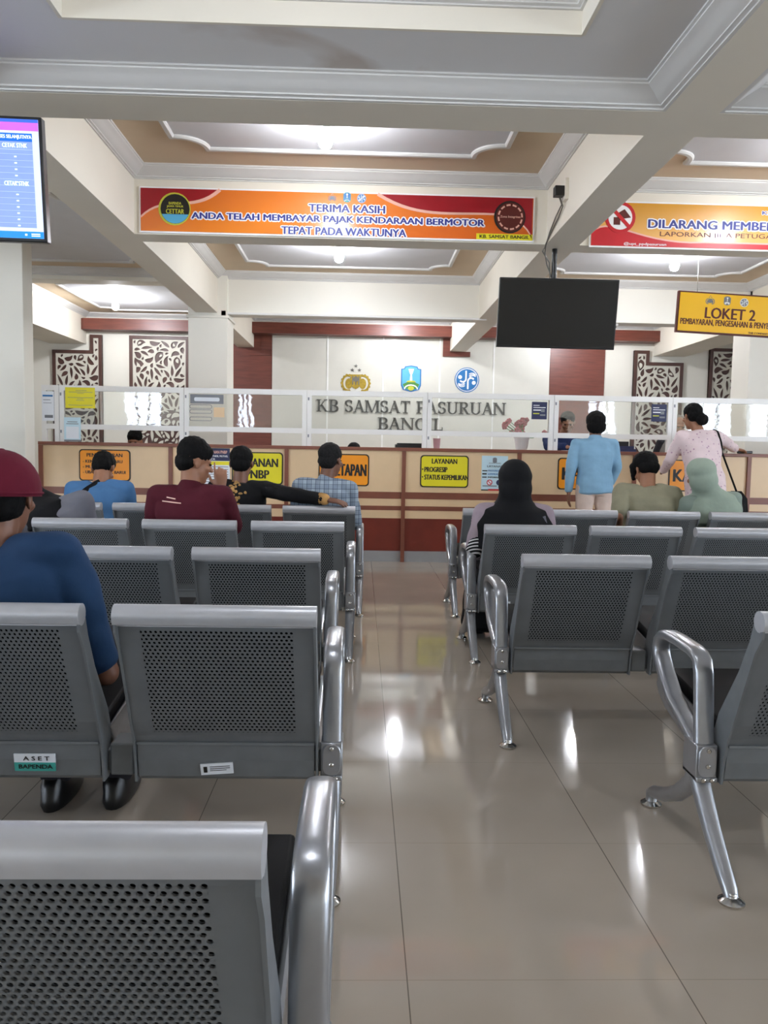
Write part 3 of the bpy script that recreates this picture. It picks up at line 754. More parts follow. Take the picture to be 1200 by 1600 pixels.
t = paper('counter_poster', 'pale blue service poster on the counter, left of the person in black', 1.249, 1.522, .76, 1.122, sy, 'pale_blue',
      [(.03, .22, .555, .585, 'ink'), (.80, .98, .555, .585, 'ink'), (.03, .2, .46, .5, 'ink'), (.8, .98, .46, .5, 'ink'), (.03, .2, .37, .4, 'ink'), (.8, .98, .37, .4, 'ink'), (.05, .6, .12, .15, 'grey_ink'), (.0, .27, .0, .035, 'ink'), (.27, .75, 0, .05, 'red_ink')],
      texts=[('LAYANAN', .52, .70, .055, .62, 'ink'), ('PROGRESIP', .5, .575, .05, .5, 'blue_ink'), ('KEPEMILIKAN', .5, .475, .05, .5, 'blue_ink'), ('INFORMASI', .5, .385, .05, .5, 'ink'), ('KB SAMSAT BANGIL', .5, .79, .03, .45, 'grey_ink')])
circle_print(t, 1.335, .845, .03, sy-.002, 'red_ink', 'paper', 'red_ink'); circle_print(t, 1.435, .845, .03, sy-.002, 'navy_paper')
b = B()
shield_emblem(b, 1.385, 1.075, .055, sy-.002, (0, 0, 0, 0, 0), .0006); obj('crest', b, 'grey_ink', t, smooth=0)
paper('counter_poster', 'navy and white PNBP poster between the maroon and black shirts', -1.62, -1.352, .72, 1.15, sy, 'paper',
      [(0, 1, .70, 1, 'navy_paper'), (0, 1, .60, .69, 'yellow')]+[(.06, .94, .55-.06*i, .565-.06*i, 'grey_ink') for i in range(8)], texts=[('LAYANAN PNBP', .5, .91, .07, .8, 'pink_ink'), ('STNK, TNKB, MUTASI,', .5, .81, .05, .85, 'white_ink'), ('SKCK', .3, .74, .045, .3, 'white_ink')])
gy = GY-.0215
paper('notice', 'bright yellow notice taped to the left glass screen', -3.035, -2.735, 1.535, 1.745, gy, 'yellow',
      [(.35, .72, .84, .86, 'grey_ink'), (.12, .92, .76, .78, 'grey_ink'), (.4, .62, .7, .715, 'grey_ink'), (.08, .94, .50, .52, 'grey_ink'), (.4, .6, .43, .445, 'grey_ink'), (.36, .64, .36, .375, 'grey_ink'), (.1, .92, .13, .15, 'grey_ink')], 'notice')
paper('acrylic_card', 'white and blue card leaning at the foot of the left screen', -3.05, -2.88, CT+.002, 1.44, gy-.004, 'pale_blue',
      [(.12, .88, .12, .62, 'paper'), (.2, .8, .80, .83, 'grey_ink'), (.14, .86, .72, .75, 'grey_ink'), (.0, 1, 0, .08, 'grey_ink')], 'card')
paper('notice', 'white notice with a blue heading at the far left, by the column', -3.27, -3.15, 1.40, 1.70, gy, 'paper', [(.05, .9, .82, .88, 'blue_ink'), (.1, .7, .7, .72, 'grey_ink'), (.1, .8, .6, .615, 'grey_ink'), (.2, .9, .1, .2, 'grey_ink')], 'notice')
for lab, x0 in (('dark blue notice on glass, left of the navy uniform', 1.768), ('dark blue notice on glass, right of the person in sky blue', 3.03)):
    paper('notice', lab, x0, x0+.16, 1.51, 1.69, GY-.0035, 'navy_paper', [(.1, .5, .78, .82, 'white_ink'), (.1, .9, .66, .7, 'white_ink'), (.1, .7, .5, .56, 'white_ink'), (.6, .85, .42, .6, 'grey_ink'), (.1, .5, .3, .36, 'lime_ink'), (.55, .9, .2, .3, 'grey_ink')], 'notice', group='dark blue notices on the glass')
# the white sticker of outlined boxes on the third screen
t = thing('sticker', 'white sticker of clip shapes on glass before the white column', 'sticker', (-1.6, GY-.0035, 1.40))
b = B(); yy = GY-.0036
b.plate([(-1.77, 1.605), (-1.43, 1.605), (-1.43, 1.70), (-1.77, 1.70)], yy-.001, yy); obj('label', b, 'grey_ink', t, smooth=0)
b = B(); b.plate(rrect(-1.73, -1.47, 1.63, 1.67, .015), yy-.002, yy); text_into(b, 'LOKET', -1.6, yy-.003, 1.65, .02, .16, 0, .0004); obj('label_text', b, 'paper', t, smooth=0)
b = B()
for zz in (1.575, 1.525, 1.45):
    P = rrect(-1.775, -1.55, zz-.018, zz+.018, .016); ribbon_quads(b, P+[P[0]], .006, yy-.001, yy)
obj('clip_outline', b, 'grey_ink', t, smooth=0)
obj('note', B().plate([(-1.53, 1.47), (-1.42, 1.47), (-1.42, 1.57), (-1.53, 1.57)], yy-.001, yy), 'cream_lam', t, smooth=0)

# banners on the cross beam
def banner(label, x0, x1, z0, z1, main):
    y = 5.996
    t = thing('banner', label, 'banner', ((x0+x1)/2, y, z0), 'banners on the cross beam')
    W, H = x1-x0, z1-z0
    obj('frame', B().box(x0, x1, y-.012, y, z0, z1), 'white_ink', t, smooth=0)
    m = mat('printed_gradient', (216, 100, 40), .22, var=.04, coat=.4)
    n_ = NT(m); X, Y, Z = n_.xyz('Generated')
    if main: col = n_.mix(n_.math('SMOOTH_MIN', n_.math('ABSOLUTE', n_.math('SUBTRACT', X, n_.math('MULTIPLY_ADD', Z, .25, .25))), .5, .1), lin((226, 130, 40)), lin((196, 50, 22)))
    else: col = n_.mix(n_.math('MULTIPLY', n_.math('SUBTRACT', 1.0, Z), .9), lin((206, 146, 40)), lin((244, 190, 120)))
    n_.base(col)
    i_ = .012
    obj('print', B().box(x0+i_, x1-i_, y-.016, y-.011, z0+i_, z1-i_), m, t, smooth=0)
    return t, y-.016
def P_(x0, W, z0, H): return lambda u, v: (x0+u*W, z0+v*H)
x0, x1, z0, z1 = -1.66, 1.262, 2.728, 3.058
t, y = banner('long orange and red thank-you banner over the centre aisle', x0, x1, z0, z1, True)
f = P_(x0+.012, x1-x0-.024, z0+.012, z1-z0-.024)
cv = [f(0, .32)]+[f(*q) for q in bez((0, .32), (.06, .9), (.13, .40), (.20, 1.0), 16)]
b = B(); k = len(cv)
for i in range(1, k-1): b.plate([cv[i], cv[i+1], (cv[i+1][0], f(0, 1)[1]), (cv[i][0], f(0, 1)[1])], y-.001, y)
obj('red_swoosh', b, 'dkred_ink', t, smooth=0); b = B()
cv2 = [f(*q) for q in bez((.60, 1), (.70, .45), (.78, .62), (.90, .60), 14)]+[f(*q) for q in bez((.90, .6), (.96, .5), (.985, .35), (.998, .05), 8)][1:]
for i in range(len(cv2)-1): b.plate([cv2[i], cv2[i+1], (cv2[i+1][0], f(0, 1)[1]), (cv2[i][0], f(0, 1)[1])], y-.001, y)
obj('red_swoosh', b, 'dkred_ink', t, smooth=0)
b = B(); ribbon_quads(b, cv[1:], [.012+.014*(i/(k-1)) for i in range(k-1)], y-.002, y); obj('pale_curve', b, 'pink_ink', t, smooth=0)
b = B(); ribbon_quads(b, cv2, [.024-.0007*i for i in range(len(cv2))], y-.002, y); obj('pale_curve', b, 'pink_ink', t, smooth=0)
def outlined(t, y, lines, m='navy_ink'):
    for (s, cx, cz, h, wd) in lines:
        a, c = B(), B()
        text_into(a, s, cx, y-.0012, cz, h, wd, 0, .0006, halo=.16); text_into(c, s, cx, y-.0024, cz, h, wd, .055, .0006)
        obj('letter_outline', a, 'white_ink', t, smooth=0); obj('lettering', c, m, t, smooth=0)
outlined(t, y, [('TERIMA KASIH', -.135, 2.934, .055, .56), ('ANDA TELAH MEMBAYAR PAJAK KENDARAAN BERMOTOR', -.195, 2.850, .060, 2.16), ('TEPAT PADA WAKTUNYA', -.155, 2.768, .055, .92)])
b = B(); yy = y-.0005
police_emblem(b, -.245, 3.015, .055, yy, (0, 0, 0), .0007); obj('crest', b, 'grey_ink', t, smooth=0)
b = B(); shield_emblem(b, -.135, 3.015, .07, yy, (0, 1, 2, 0, 1), .0007); obj('crest', b, ['teal_ink', 'blue_ink', 'white_ink'], t, smooth=0)
b = B(); round_emblem(b, -.028, 3.012, .034, yy, (0, 1, 0), .0007); obj('crest', b, ['blue_ink', 'white_ink'], t, smooth=0)
def badge(t, cx, cz, r, y, ring, fill):
    b = B(); b.plate(circ(cx, cz, r), y-.0014, y); o = obj('badge', b, ring, t, smooth=0)
    obj('badge_centre', B().plate(circ(cx+.004, cz, r*.9), y-.0024, y-.001), fill, t, smooth=0)
badge(t, -1.40, 2.90, .118, y-.002, 'lime_ink', 'ink')
b = B(); b.plate(circ(-1.396, 2.90, .104, a0=PI*1.12, a1=PI*1.88), y-.0052, y-.002); obj('badge_base', b, 'sky_ink', t, smooth=0)
b = B()
for s, dz, h, wd in (('BAPENDA', .040, .018, .09), ('JAWA TIMUR', .016, .018, .12), ('CETTAR', -.018, .034, .13)): text_into(b, s, -1.396, y-.0055, 2.90+dz, h, wd, .04, .0005)
obj('badge_text', b, 'lime_ink', t, smooth=0)
badge(t, 1.075, 2.905, .118, y-.002, 'ink', 'maroon_ink')
b = B()
P = circ(1.079, 2.905, .088, k=36)
for i in range(0, 36):
    if i % 3 != 2: ribbon_quads(b, [P[i], P[(i+1) % 36]], .012, y-.0052, y-.002)
text_into(b, 'Zona Integritas', 1.079, y-.0055, 2.905, .02, .15, .02, .0005)
obj('badge_text', b, 'pink_ink', t, smooth=0)
obj('name_strip', B().box(.83, 1.25, y-.002, y, 2.74, 2.782), 'yellow', t, smooth=0)
b = B(); text_into(b, 'KB. SAMSAT BANGIL', 1.04, y-.003, 2.761, .024, .37, .04, .0006); obj('lettering', b, 'ink', t, smooth=0)

x0, x1, z0, z1 = 1.68, 4.58, 2.705, 3.045
t, y = banner('orange no-gifts banner with a red prohibition circle, at right', x0, x1, z0, z1, False)
f = P_(x0+.012, x1-x0-.024, z0+.012, z1-z0-.024)
b = B(); cv = [f(*q) for q in bez((0, .30), (.05, .75), (.12, .02), (.30, .13), 14)]+[f(1, .13)]
for i in range(len(cv)-1): b.plate([(cv[i][0], f(0, 0)[1]), (cv[i+1][0], f(0, 0)[1]), cv[i+1], cv[i]], y-.001, y)
obj('red_swoosh', b, 'red_ink', t, smooth=0)
b = B(); ribbon_quads(b, cv, .012, y-.002, y); obj('pale_curve', b, 'pink_ink', t, smooth=0)
outlined(t, y, [('DILARANG MEMBERIKAN SESUATU', 2.96, 2.885, .062, 1.68), ('KB . SAMSAT', 3.16, 2.985, .026, .36)])
b = B(); text_into(b, 'LAPORKAN JIKA PETUGAS KAMI MELAKUKAN PUNGLI', 3.13, y-.0012, 2.808, .044, 1.84, .0, .0008); obj('lettering', b, 'maroon_ink', t, smooth=0)
b = B(); text_into(b, '@upt_ppdpasuruan', 2.10, y-.003, 2.733, .026, .32, .02, .0006); obj('lettering', b, 'white_ink', t, smooth=0)
cx, cz = 1.905, 2.925
obj('prohibition_ring', B().plate(circ(cx, cz, .115), y-.003, y), 'red_ink', t, smooth=0)
obj('ring_field', B().plate(circ(cx, cz, .09), y-.004, y-.002), 'white_ink', t, smooth=0)
b = B(); b.box(cx-.05, cx+.0, y-.005, y-.003, cz-.055, cz+.0); b.plate([(cx-.02, cz+.03), (cx+.03, cz+.06), (cx+.08, cz-.0), (cx+.02, cz-.01)], y-.005, y-.003); obj('gift_print', b, 'maroon_ink', t, smooth=0)
b = B(); ribbon_quads(b, [(cx-.07, cz+.07), (cx+.07, cz-.07)], .026, y-.007, y-.003); obj('bar', b, 'red_ink', t, smooth=0)

# hanging counter sign
t = thing('hanging_sign', 'amber LOKET 2 sign hung on wires over the right of the counter', 'sign', (3.65, 7.8, 2.38))
y = 7.8; R_ = Matrix.Rotation(math.radians(2.2), 4, 'Y')
def rot(b):
    for v in b.bm.verts: v.co = R_ @ (v.co-Vector((3.09, 7.8, 2.77)))+Vector((3.09, 7.8, 2.77))
    return b
bb = B(); bb.box(3.09, 4.22, y-.02, y+.02, 2.375, 2.775); 
obj('case', rot(bb), 'maroon_ink', t, smooth=0)
obj('face', rot(B().box(3.105, 4.205, y-.026, y-.018, 2.39, 2.76)), 'amber', t, smooth=0)
for s, cx, cz, h, wd, bo in (('LOKET 2', 3.615, 2.575, .105, .50, .035), ('PEMBAYARAN, PENGESAHAN & PENYERAHAN', 3.655, 2.478, .066, 1.06, .025), ('THE COMPANY BANK', 3.95, 2.405, .018, .28, .04)):
    b = B(); text_into(b, s, cx, y-.0275, cz, h, wd, bo, .001); obj('lettering', rot(b), 'maroon_ink', t, smooth=0)
b = B(); police_emblem(b, 3.405, 2.700, .085, y-.026, (0, 0, 0), .0008); obj('crest', rot(b), 'grey_ink', t, smooth=0)
b = B(); shield_emblem(b, 3.575, 2.70, .085, y-.026, (0, 0, 1, 0, 1), .0008); obj('crest', rot(b), ['grey_ink', 'white_ink'], t, smooth=0)
b = B(); round_emblem(b, 3.745, 2.695, .042, y-.026, (0, 0, 1), .0008); obj('crest', rot(b), ['white_ink', 'grey_ink'], t, smooth=0)
for xx in (3.28, 4.02): obj('wire', B().tube([(xx, y, 2.76-(xx-3.09)*.038), (xx, y, HC)], .003, 6), 'grey_metal', t)

# ------------------------------------------------------------------ televisions
def tv(label, hinge, yaw, tilt, roll, W, H, on):
    t = thing('television', label, 'television', hinge)
    t.rotation_euler = Euler((tilt, roll, yaw), 'XYZ')
    # local: hinge at the top centre of the set, front faces -y
    obj('housing', B().box(-W/2, W/2, -.02, .03, -H, 0).box(-W*.3, W*.3, .03, .07, -H*.8, -H*.2), 'black', t, local=True, bevel=.004)
    if not on:
        obj('screen', B().box(-W/2+.012, W/2-.012, -.022, -.018, -H+.018, -.012), 'screen_off', t, local=True, smooth=0)
    return t
t = tv('black switched-off television hung from a ceiling pole over the counter', (1.487, 6.08, 2.488), math.radians(-4), math.radians(7), math.radians(.8), .905, .522, False)
R_t = t.rotation_euler.to_matrix().to_4x4()
b = B(); b.lathe([(.02, 0), (.02, .26)], (-.03, .05, 0), 'z', 12); b.box(-.12, .06, 0, .1, .235, .248)
for v in b.bm.verts: v.co = R_t.inverted() @ v.co
obj('pole', b, 'black', t, local=True)
t = tv('lit queue screen with blue and purple bands, cropped at left edge', (-1.888, 3.60, 2.585), math.radians(3), math.radians(6), math.radians(-.2), .93, .525, True)
W, H = .93, .525
def scr(nm, u0, u1, v0, v1, c, s=1.0, dy=0, txt=()):
    b = B().box(-W/2+u0*W, -W/2+u1*W, -.024-dy, -.018-dy, -H+v0*H, -H+v1*H); obj(nm, b, emit(nm, c, s*.66), t, local=True, smooth=0)
scr('screen', .015, .985, .03, .975, (196, 208, 236), .9)
scr('purple_band', .015, .985, .885, .955, (186, 96, 250), .9, .001)
scr('title_bar', .015, .985, .95, .975, (60, 100, 200), .8, .002)
scr('blue_heading', .10, .955, .80, .865, (30, 100, 190), .8, .001)
scr('table_area', .10, .955, .115, .80, (130, 152, 210), .75, .0015)
scr('task_bar', .015, .985, .03, .085, (24, 130, 230), .8, .001)
scr('row_line', .10, .955, .735, .738, (170, 190, 235), .8, .002)
b = B()
for i in range(12): b.box(-W/2+.10*W, -W/2+.955*W, -.0275, -.02, -H+(.70-.05*i)*H, -H+(.703-.05*i)*H)
obj('row_line', b, emit('row_line', (160, 180, 232), .55), t, local=True, smooth=0)
m_ = emit('screen_text', (222, 240, 255), .7)
for s, u, v, hh, wd in (('PROSES SELANJUTNYA', .365, .168, .019, .165), ('CETAK STNK', .375, .232, .018, .105), ('CETAK STNK', .375, .532, .018, .105)):
    b = B(); text_into(b, s, W*u, -.0285, -H*v, hh, wd, .03, .0006); obj('screen_text', b, m_, t, local=True, smooth=0)
for i in list(range(5))+list(range(6, 12)): obj('row_mark', B().box(W*.37, W*.381, -.0285, -.027, -H+(.675-.05*i)*H, -H+(.685-.05*i)*H), m_, t, local=True, smooth=0)
for q in ((.40, .41, .95, .935), (.43, .47, .94, .932), (.43, .47, .955, .947)): obj('task_bar_mark', B().box(W*q[0], W*q[1], -.0285, -.027, -H*q[2], -H*q[3]), m_, t, local=True, smooth=0)
R_t = t.rotation_euler.to_matrix().to_4x4()
b = B(); b.lathe([(.02, -.05), (.02, HB-2.58)], (-.25, .16, 0), 'z', 12); b.box(-.35, -.15, .1, .26, HB-2.58-.012, HB-2.58); b.box(-.3, -.2, .03, .17, -.1, -.04)
for v in b.bm.verts: v.co = R_t.inverted() @ v.co
obj('ceiling_bracket', b, 'black', t, local=True)

# ------------------------------------------------------------------ small fittings on beams
t = thing('power_adapter', 'black plug adapter in a beige socket on the long beam', 'adapter', (1.35, 5.45, 2.95))
obj('socket', B().box(1.335, 1.36, 5.38, 5.46, 2.86, 3.0), 'beam', t, bevel=.003); obj('adapter', B().box(1.27, 1.334, 5.385, 5.45, 2.885, 2.95), 'black', t, bevel=.004)
tag(obj('power_cable', B().tube([(1.31, 5.42, 2.885), (1.345, 5.47, 2.84), (1.35, 5.6, 2.80), (1.352, 5.8, 2.765), (1.35, 5.95, 2.72), (1.35, 6.0, 2.70), (1.36, 6.12, 2.7), (1.42, 6.14, 2.62), (1.43, 6.14, 2.5)], .005, 8), 'grey_metal'), 'grey cable looping from the adapter along the beam to the television', 'cable')
tag(obj('power_cable', B().tube([(1.31, 5.43, 2.885), (1.345, 5.50, 2.86), (1.35, 5.68, 2.83), (1.352, 5.86, 2.77), (1.352, 5.98, 2.705), (1.37, 6.08, 2.68), (1.40, 6.13, 2.6), (1.45, 6.14, 2.49)], .005, 8), 'grey_metal'), 'second grey cable, hanging lower along the beam to the television', 'cable')
t = thing('conduit', 'long thin cable conduit under the cross beam by the white column', 'conduit', (-.1, 9.38, HB))
obj('pipe', B().tube([(-1.62, 9.385, HB-.0), (1.45, 9.385, HB-.0)], .014, 8), 'alu', t); obj('junction', B().box(-1.66, -1.6, 9.36, 9.40, HB-.035, HB+.03), 'grey_metal', t, bevel=.004)
t = thing('cctv_camera', 'small white dome security camera under the cross beam, right of television', 'camera', (2.99, 9.5, HB-.1))
obj('base', B().lathe([(.06, HB-.03), (.065, HB-.02), (.065, HB)], (2.99, 9.5, 0)), 'alu', t); obj('dome', B().ell((2.99, 9.5, HB-.035), (.042, .042, .04)), 'screen_off', t); 
# ------------------------------------------------------------------ lamps
def lamp(x, y, zc, label):
    t = thing('ceiling_lamp', label, 'lamp', (x, y, zc), 'bare bulbs on the ceiling')
    obj('socket', B().lathe([(.055, zc), (.055, zc-.012), (.03, zc-.03), (.024, zc-.06), (.024, zc-.08)][::-1], (x, y, 0), 'z', 16), 'alu', t)
    obj('bulb', B().lathe([(.012, zc-.20), (.034, zc-.19), (.045, zc-.165), (.045, zc-.14), (.034, zc-.11), (.022, zc-.08)], (x, y, 0), 'z', 10), 'bulb_front' if y < 6 else ('bulb_mid' if y < 9 else 'bulb_back'), t)
LAMPS = [(-.25, 5.0, HC, 'lit bulb in the ceiling tray before the orange banner'), (-.25, 7.95, HC, 'lit bulb in the ceiling tray just behind the orange banner'),
         (3.1, 5.0, HC, 'lit bulb in the ceiling tray in front of the no-gifts banner'), (3.1, 7.95, HC, 'lit bulb in the ceiling tray above the LOKET 2 sign'),
         (-3.4, 7.95, HC, 'lit bulb in the left ceiling tray beside the grey column'), (-3.38, 11.0, HC, 'lit bulb in front of the leaf-cut panels at left'),
         (.55, 11.3, HC, 'lit bulb hidden behind the beam before the wall letters'), (3.2, 11.2, HC, 'lit bulb before the brown wall strip at right'),
         (-3.4, 5.0, HC, 'lit bulb in the left ceiling tray behind the queue screen'), (-.2, 1.5, 2.975, 'unseen fill bulb added in the recess above the front benches')]  # last bulb is out of view, added to brighten the front floor
for a in LAMPS: lamp(*a)

# ------------------------------------------------------------------ waiting benches
SW, SP, NS = .49, .58, 4
LEN = SP*(NS-1)+SW
BACKP = [(.004, .742), (.012, .70), (.034, .64), (.076, .54), (.122, .43), (.146, .385), (.156, .362)]
def arc2(cy, cz, r, a0, a1, k): return [(cy+r*math.cos(a0+(a1-a0)*i/k), cz+r*math.sin(a0+(a1-a0)*i/k)) for i in range(k+1)]
def strip(b, path, x0, x1, th):                    # bent sheet along a yz path
    up, lo = [], []
    for i, p in enumerate(path):
        a, c = path[max(i-1, 0)], path[min(i+1, len(path)-1)]; t = Vector((c[0]-a[0], c[1]-a[1])).normalized()
        nn = Vector((-t.y, t.x))*th/2; up.append((p[0]+nn.x, p[1]+nn.y)); lo.append((p[0]-nn.x, p[1]-nn.y))
    for i in range(len(path)-1): b.side([up[i], up[i+1], lo[i+1], lo[i]], x0, x1)
    bmesh.ops.remove_doubles(b.bm, verts=b.bm.verts, dist=1e-6)
def make_bench(label):
    t = thing('waiting_bench', label, 'bench', (0, 0, 0), 'steel waiting benches')
    back = B(); strip(back, BACKP, 0, SW, .004)
    lower = B(); strip(lower, [(.156, .362), (.160, .352), (.163, .31), (.172, .262), (.186, .25), (.21, .25)], .006, SW-.006, .004)
    lower.box(.006, SW-.006, .148, .158, .357, .364)
    fl = B()
    FP = [(-.016, .752), (.0, .764), (.020, .760), (.030, .738), (.05, .68), (.10, .585), (.20, .44), (.245, .33), (.24, .262), (.20, .246), (.166, .246), (.160, .30), (.142, .375), (.108, .45), (.02, .655), (-.012, .70)]
    fl.side(FP, -.004, .002); fl2 = B().side(FP, SW-.002, SW+.004)
    rail = B(); rail.side(arc2(.004, .742, .028, -PI*.55, PI*1.1, 14)+[(-.018, .722), (.0, .716)], -.005, SW+.005)
    pan = B(); strip(pan, [(.165, .36), (.20, .352), (.30, .368), (.45, .392), (.58, .414), (.62, .412), (.64, .395), (.642, .37)], .004, SW-.004, .004)
    sp, sp2 = B(), B()
    for x0, s_ in ((-.004, sp), (SW-.002, sp2)): s_.side([(.22, .38), (.40, .405), (.58, .432), (.625, .43), (.652, .412), (.66, .385), (.64, .36), (.58, .33), (.40, .285), (.28, .26), (.21, .262)], x0, x0+.006)
    cu = B(); cu.side([(.185, .366), (.30, .376), (.45, .40), (.58, .421), (.62, .42), (.632, .43), (.625, .446), (.60, .456), (.45, .44), (.30, .418), (.20, .402), (.180, .385)], .012, SW-.012)
    protos = []
    for k in range(NS):
        if k == 0:
            pb = obj('backrest', back, 'perf', t, local=True, smooth=30)
            kids = [obj('top_rail', rail, 'rail', pb, local=True), obj('side_flange', fl, 'steel', pb, local=True, smooth=20), obj('side_flange', fl2, 'steel', pb, local=True, smooth=20), obj('lower_plate', lower, 'steel', pb, local=True, smooth=30)]
            ps = obj('seat', pan, 'steel', t, local=True, smooth=30)
            bp_ = B(); bp_.side([(.040, .715), (.058, .66), (.098, .56), (.142, .455), (.170, .392), (.156, .384), (.126, .445), (.082, .545), (.040, .65), (.022, .708)], .022, SW-.022)
            kids.append(obj('back_cushion', bp_, 'black_vinyl', pb, local=True, bevel=.005))
            kids2 = [obj('seat_flange', sp, 'steel_lt', ps, local=True, smooth=20), obj('seat_flange', sp2, 'steel_lt', ps, local=True, smooth=20), obj('cushion', cu, 'black_vinyl', ps, local=True, bevel=.008)]
            protos = [(pb, kids), (ps, kids2)]
        else:
            for p, ks in protos:
                c = p.copy(); COL.objects.link(c); c.parent = t; c.location = (k*SP, 0, 0)
                for q in ks:
                    d = q.copy(); COL.objects.link(d); d.parent = c
    b = B(); b.box(-.04, LEN+.04, .20, .265, .262, .325)
    for k in range(NS):
        for xx in (k*SP+.06, k*SP+SW-.06): b.box(xx-.02, xx+.02, .19, .30, .25, .36)
    for k in range(NS-1): b.box(k*SP+SW+.012, (k+1)*SP-.012, .185, .275, .255, .345)
    obj('beam', b, 'steel', t, local=True, bevel=.006)
    for sgn, ax in ((-1, -.040), (1, LEN+.040)):
        arm = [(.205, .335), (.212, .40), (.222, .50), (.228, .545), (.240, .578), (.262, .590), (.295, .596), (.40, .599), (.47, .597), (.512, .588), (.538, .567), (.545, .542), (.536, .515), (.50, .475), (.42, .41), (.32, .372), (.25, .345), (.235, .335)]
        a = obj('armrest', B().flat_tube(arm, ax, .0275, .0165, 20, 2.9), 'steel_lt', t, local=True, smooth=60)
        br = B().prism(rrect(-.026, .026, .262, .352, .024), lambda x, z: (ax+x, .172, z), lambda x, z: (ax+x, .180, z))
        br.box(ax-.03, ax+.03, .18, .27, .25, .352); br.box(ax-.03, ax+.03, .172, .27, .248, .262)
        bo = obj('bracket', br, 'steel_lt', a, local=True, bevel=.003)
        for xx, zz in ((0, .34), (0, .295), (-.012, .255), (.012, .255)):
            obj('screw', B().lathe([(.004, .165), (.0065, .167), (.0065, .173)], (ax+xx, 0, zz), 'y', 10), 'chrome', a, local=True)
        for path in ([(.235, .262), (.20, .215), (.13, .135), (.05, .06), (.012, .03), (.0, .014)], [(.225, .262), (.27, .205), (.36, .135), (.46, .085), (.54, .058), (.565, .045), (.570, .014)]):
            n_ = len(path)
            lg = obj('leg', B().flat_tube(path, ax, [.030-.012*i/(n_-1) for i in range(n_)], [.028-.011*i/(n_-1) for i in range(n_)]), 'steel_lt', t, local=True, smooth=60)
            y = path[-1][0]
            obj('foot_pad', B().lathe([(.030, 0), (.034, .003), (.034, .008), (.024, .015), (.014, .019), (.012, .03)], (ax, y, 0), 'z', 20), 'chrome', lg, local=True)
    return t
def copy_tree(o, parent=None):
    c = o.copy(); COL.objects.link(c); c.parent = parent
    for ch in list(o.children): copy_tree(ch, c)
    return c
BENCH = {   # name: x of the aisle end of the first seat, y of rear feet, side, label
 'L1': (-.100, .79, 'L', 'nearest steel bench, cut off at bottom left'),
 'L2': (-.110, 1.935, 'L', 'left steel bench whose backs carry two asset stickers'),
 'L3': (-.160, 3.075, 'L', 'left steel bench third from the camera, in front of the person in the maroon cap'),
 'L4': (-.092, 4.235, 'L', 'left steel bench the person in the maroon shirt sits on'),
 'L5': (-.042, 5.43, 'L', 'left steel bench nearest the counter, with an arm laid along its back'),
 'R1': (1.020, 1.935, 'R', 'nearest right steel bench, cut off by the right edge'),
 'R2': (.635, 3.010, 'R', 'right steel bench second from the camera, nobody on it'),
 'R3': (.680, 4.235, 'R', 'right steel bench the person in black hijab sits on'),
 'R4': (.715, 5.425, 'R', 'right steel bench nearest the counter, under the olive shirt and sage hijab')}
proto = None; BO = {}
for kx, (x, y, sd, lab) in BENCH.items():
    o = make_bench(lab) if proto is None else copy_tree(proto)
    if proto is None: proto = o
    o['label'] = lab; o.location = (x-LEN if sd == 'L' else x, y, 0); BO[kx] = o
# asset stickers, on the lower plates of the second left bench and one on the right
def sticker(bench, k, x0, x1, z0, z1, face, rot_, lines, extra=None):
    ch = [c for c in BO[bench].children if c.name.startswith('backrest')]; ch.sort(key=lambda c: c.location.x)
    b = B(); ctr = Vector(((x0+x1)/2, .158, (z0+z1)/2)); m = Matrix.Rotation(rot_, 4, 'Y')
    def fix(bb):
        for v in bb.bm.verts: v.co = m @ (v.co-ctr)+ctr; v.co.y += (.315-v.co.z)*.14
        return bb
    b.box(x0, x1, .156, .160, z0, z1); s = obj('sticker', fix(b), face, ch[k], local=True, smooth=0)
    if extra: obj('band', fix(B().box(x0, x1, .1555, .159, z0, z0+(z1-z0)*.5)), extra, ch[k], local=True, smooth=0)
    b = B()
    for q in lines:
        if isinstance(q[0], str): text_into(b, q[0], q[1], .155, q[2], q[3], q[4], .02, .0005)
        else: b.box(q[0], q[1], .155, .158, q[2], q[3])
    obj('print', fix(b), 'ink', ch[k], local=True, smooth=0)
sticker('L2', 2, .255, .365, .277, .327, 'paper', 0, [('A S E T', .315, .314, .012, .07), ('BAPENDA', .312, .290, .012, .09)], 'teal_ink')
sticker('L2', 3, .175, .263, .270, .302, 'paper', -.07, [(.183, .193, .277, .294), (.20, .255, .292, .2935), (.20, .255, .2865, .288), (.20, .245, .281, .2825)])
sticker('R3', 0, .155, .178, .295, .315, 'paper', 0, [(.16, .173, .303, .305)])

# ------------------------------------------------------------------ people
from mathutils.bvhtree import BVHTree
def remesh(b, voxel, it, amp=0, freq=9, seed=0):
    bm = b.bm; bmesh.ops.recalc_face_normals(bm, faces=bm.faces)
    me = bpy.data.meshes.new('r'); bm.to_mesh(me); bm.free()
    o = bpy.data.objects.new('r', me); COL.objects.link(o)
    md = o.modifiers.new('r', 'REMESH'); md.mode = 'VOXEL'; md.voxel_size = voxel
    if it: m2 = o.modifiers.new('s', 'SMOOTH'); m2.factor = .5; m2.iterations = it
    out = to_mesh(o); bpy.data.objects.remove(o); bpy.data.meshes.remove(me)
    if amp:
        nr = [v.normal.copy() for v in out.vertices]
        for v, nn in zip(out.vertices, nr):
            c = v.co; q = noise.noise(Vector((c.x*freq+seed, c.y*freq, c.z*freq*.55)))+.5*noise.noise(Vector((c.x*freq*.6+c.z*freq*1.2, c.y*freq*1.5+seed, c.z*freq*1.6)))
            v.co = c+nn*amp*q
    return out
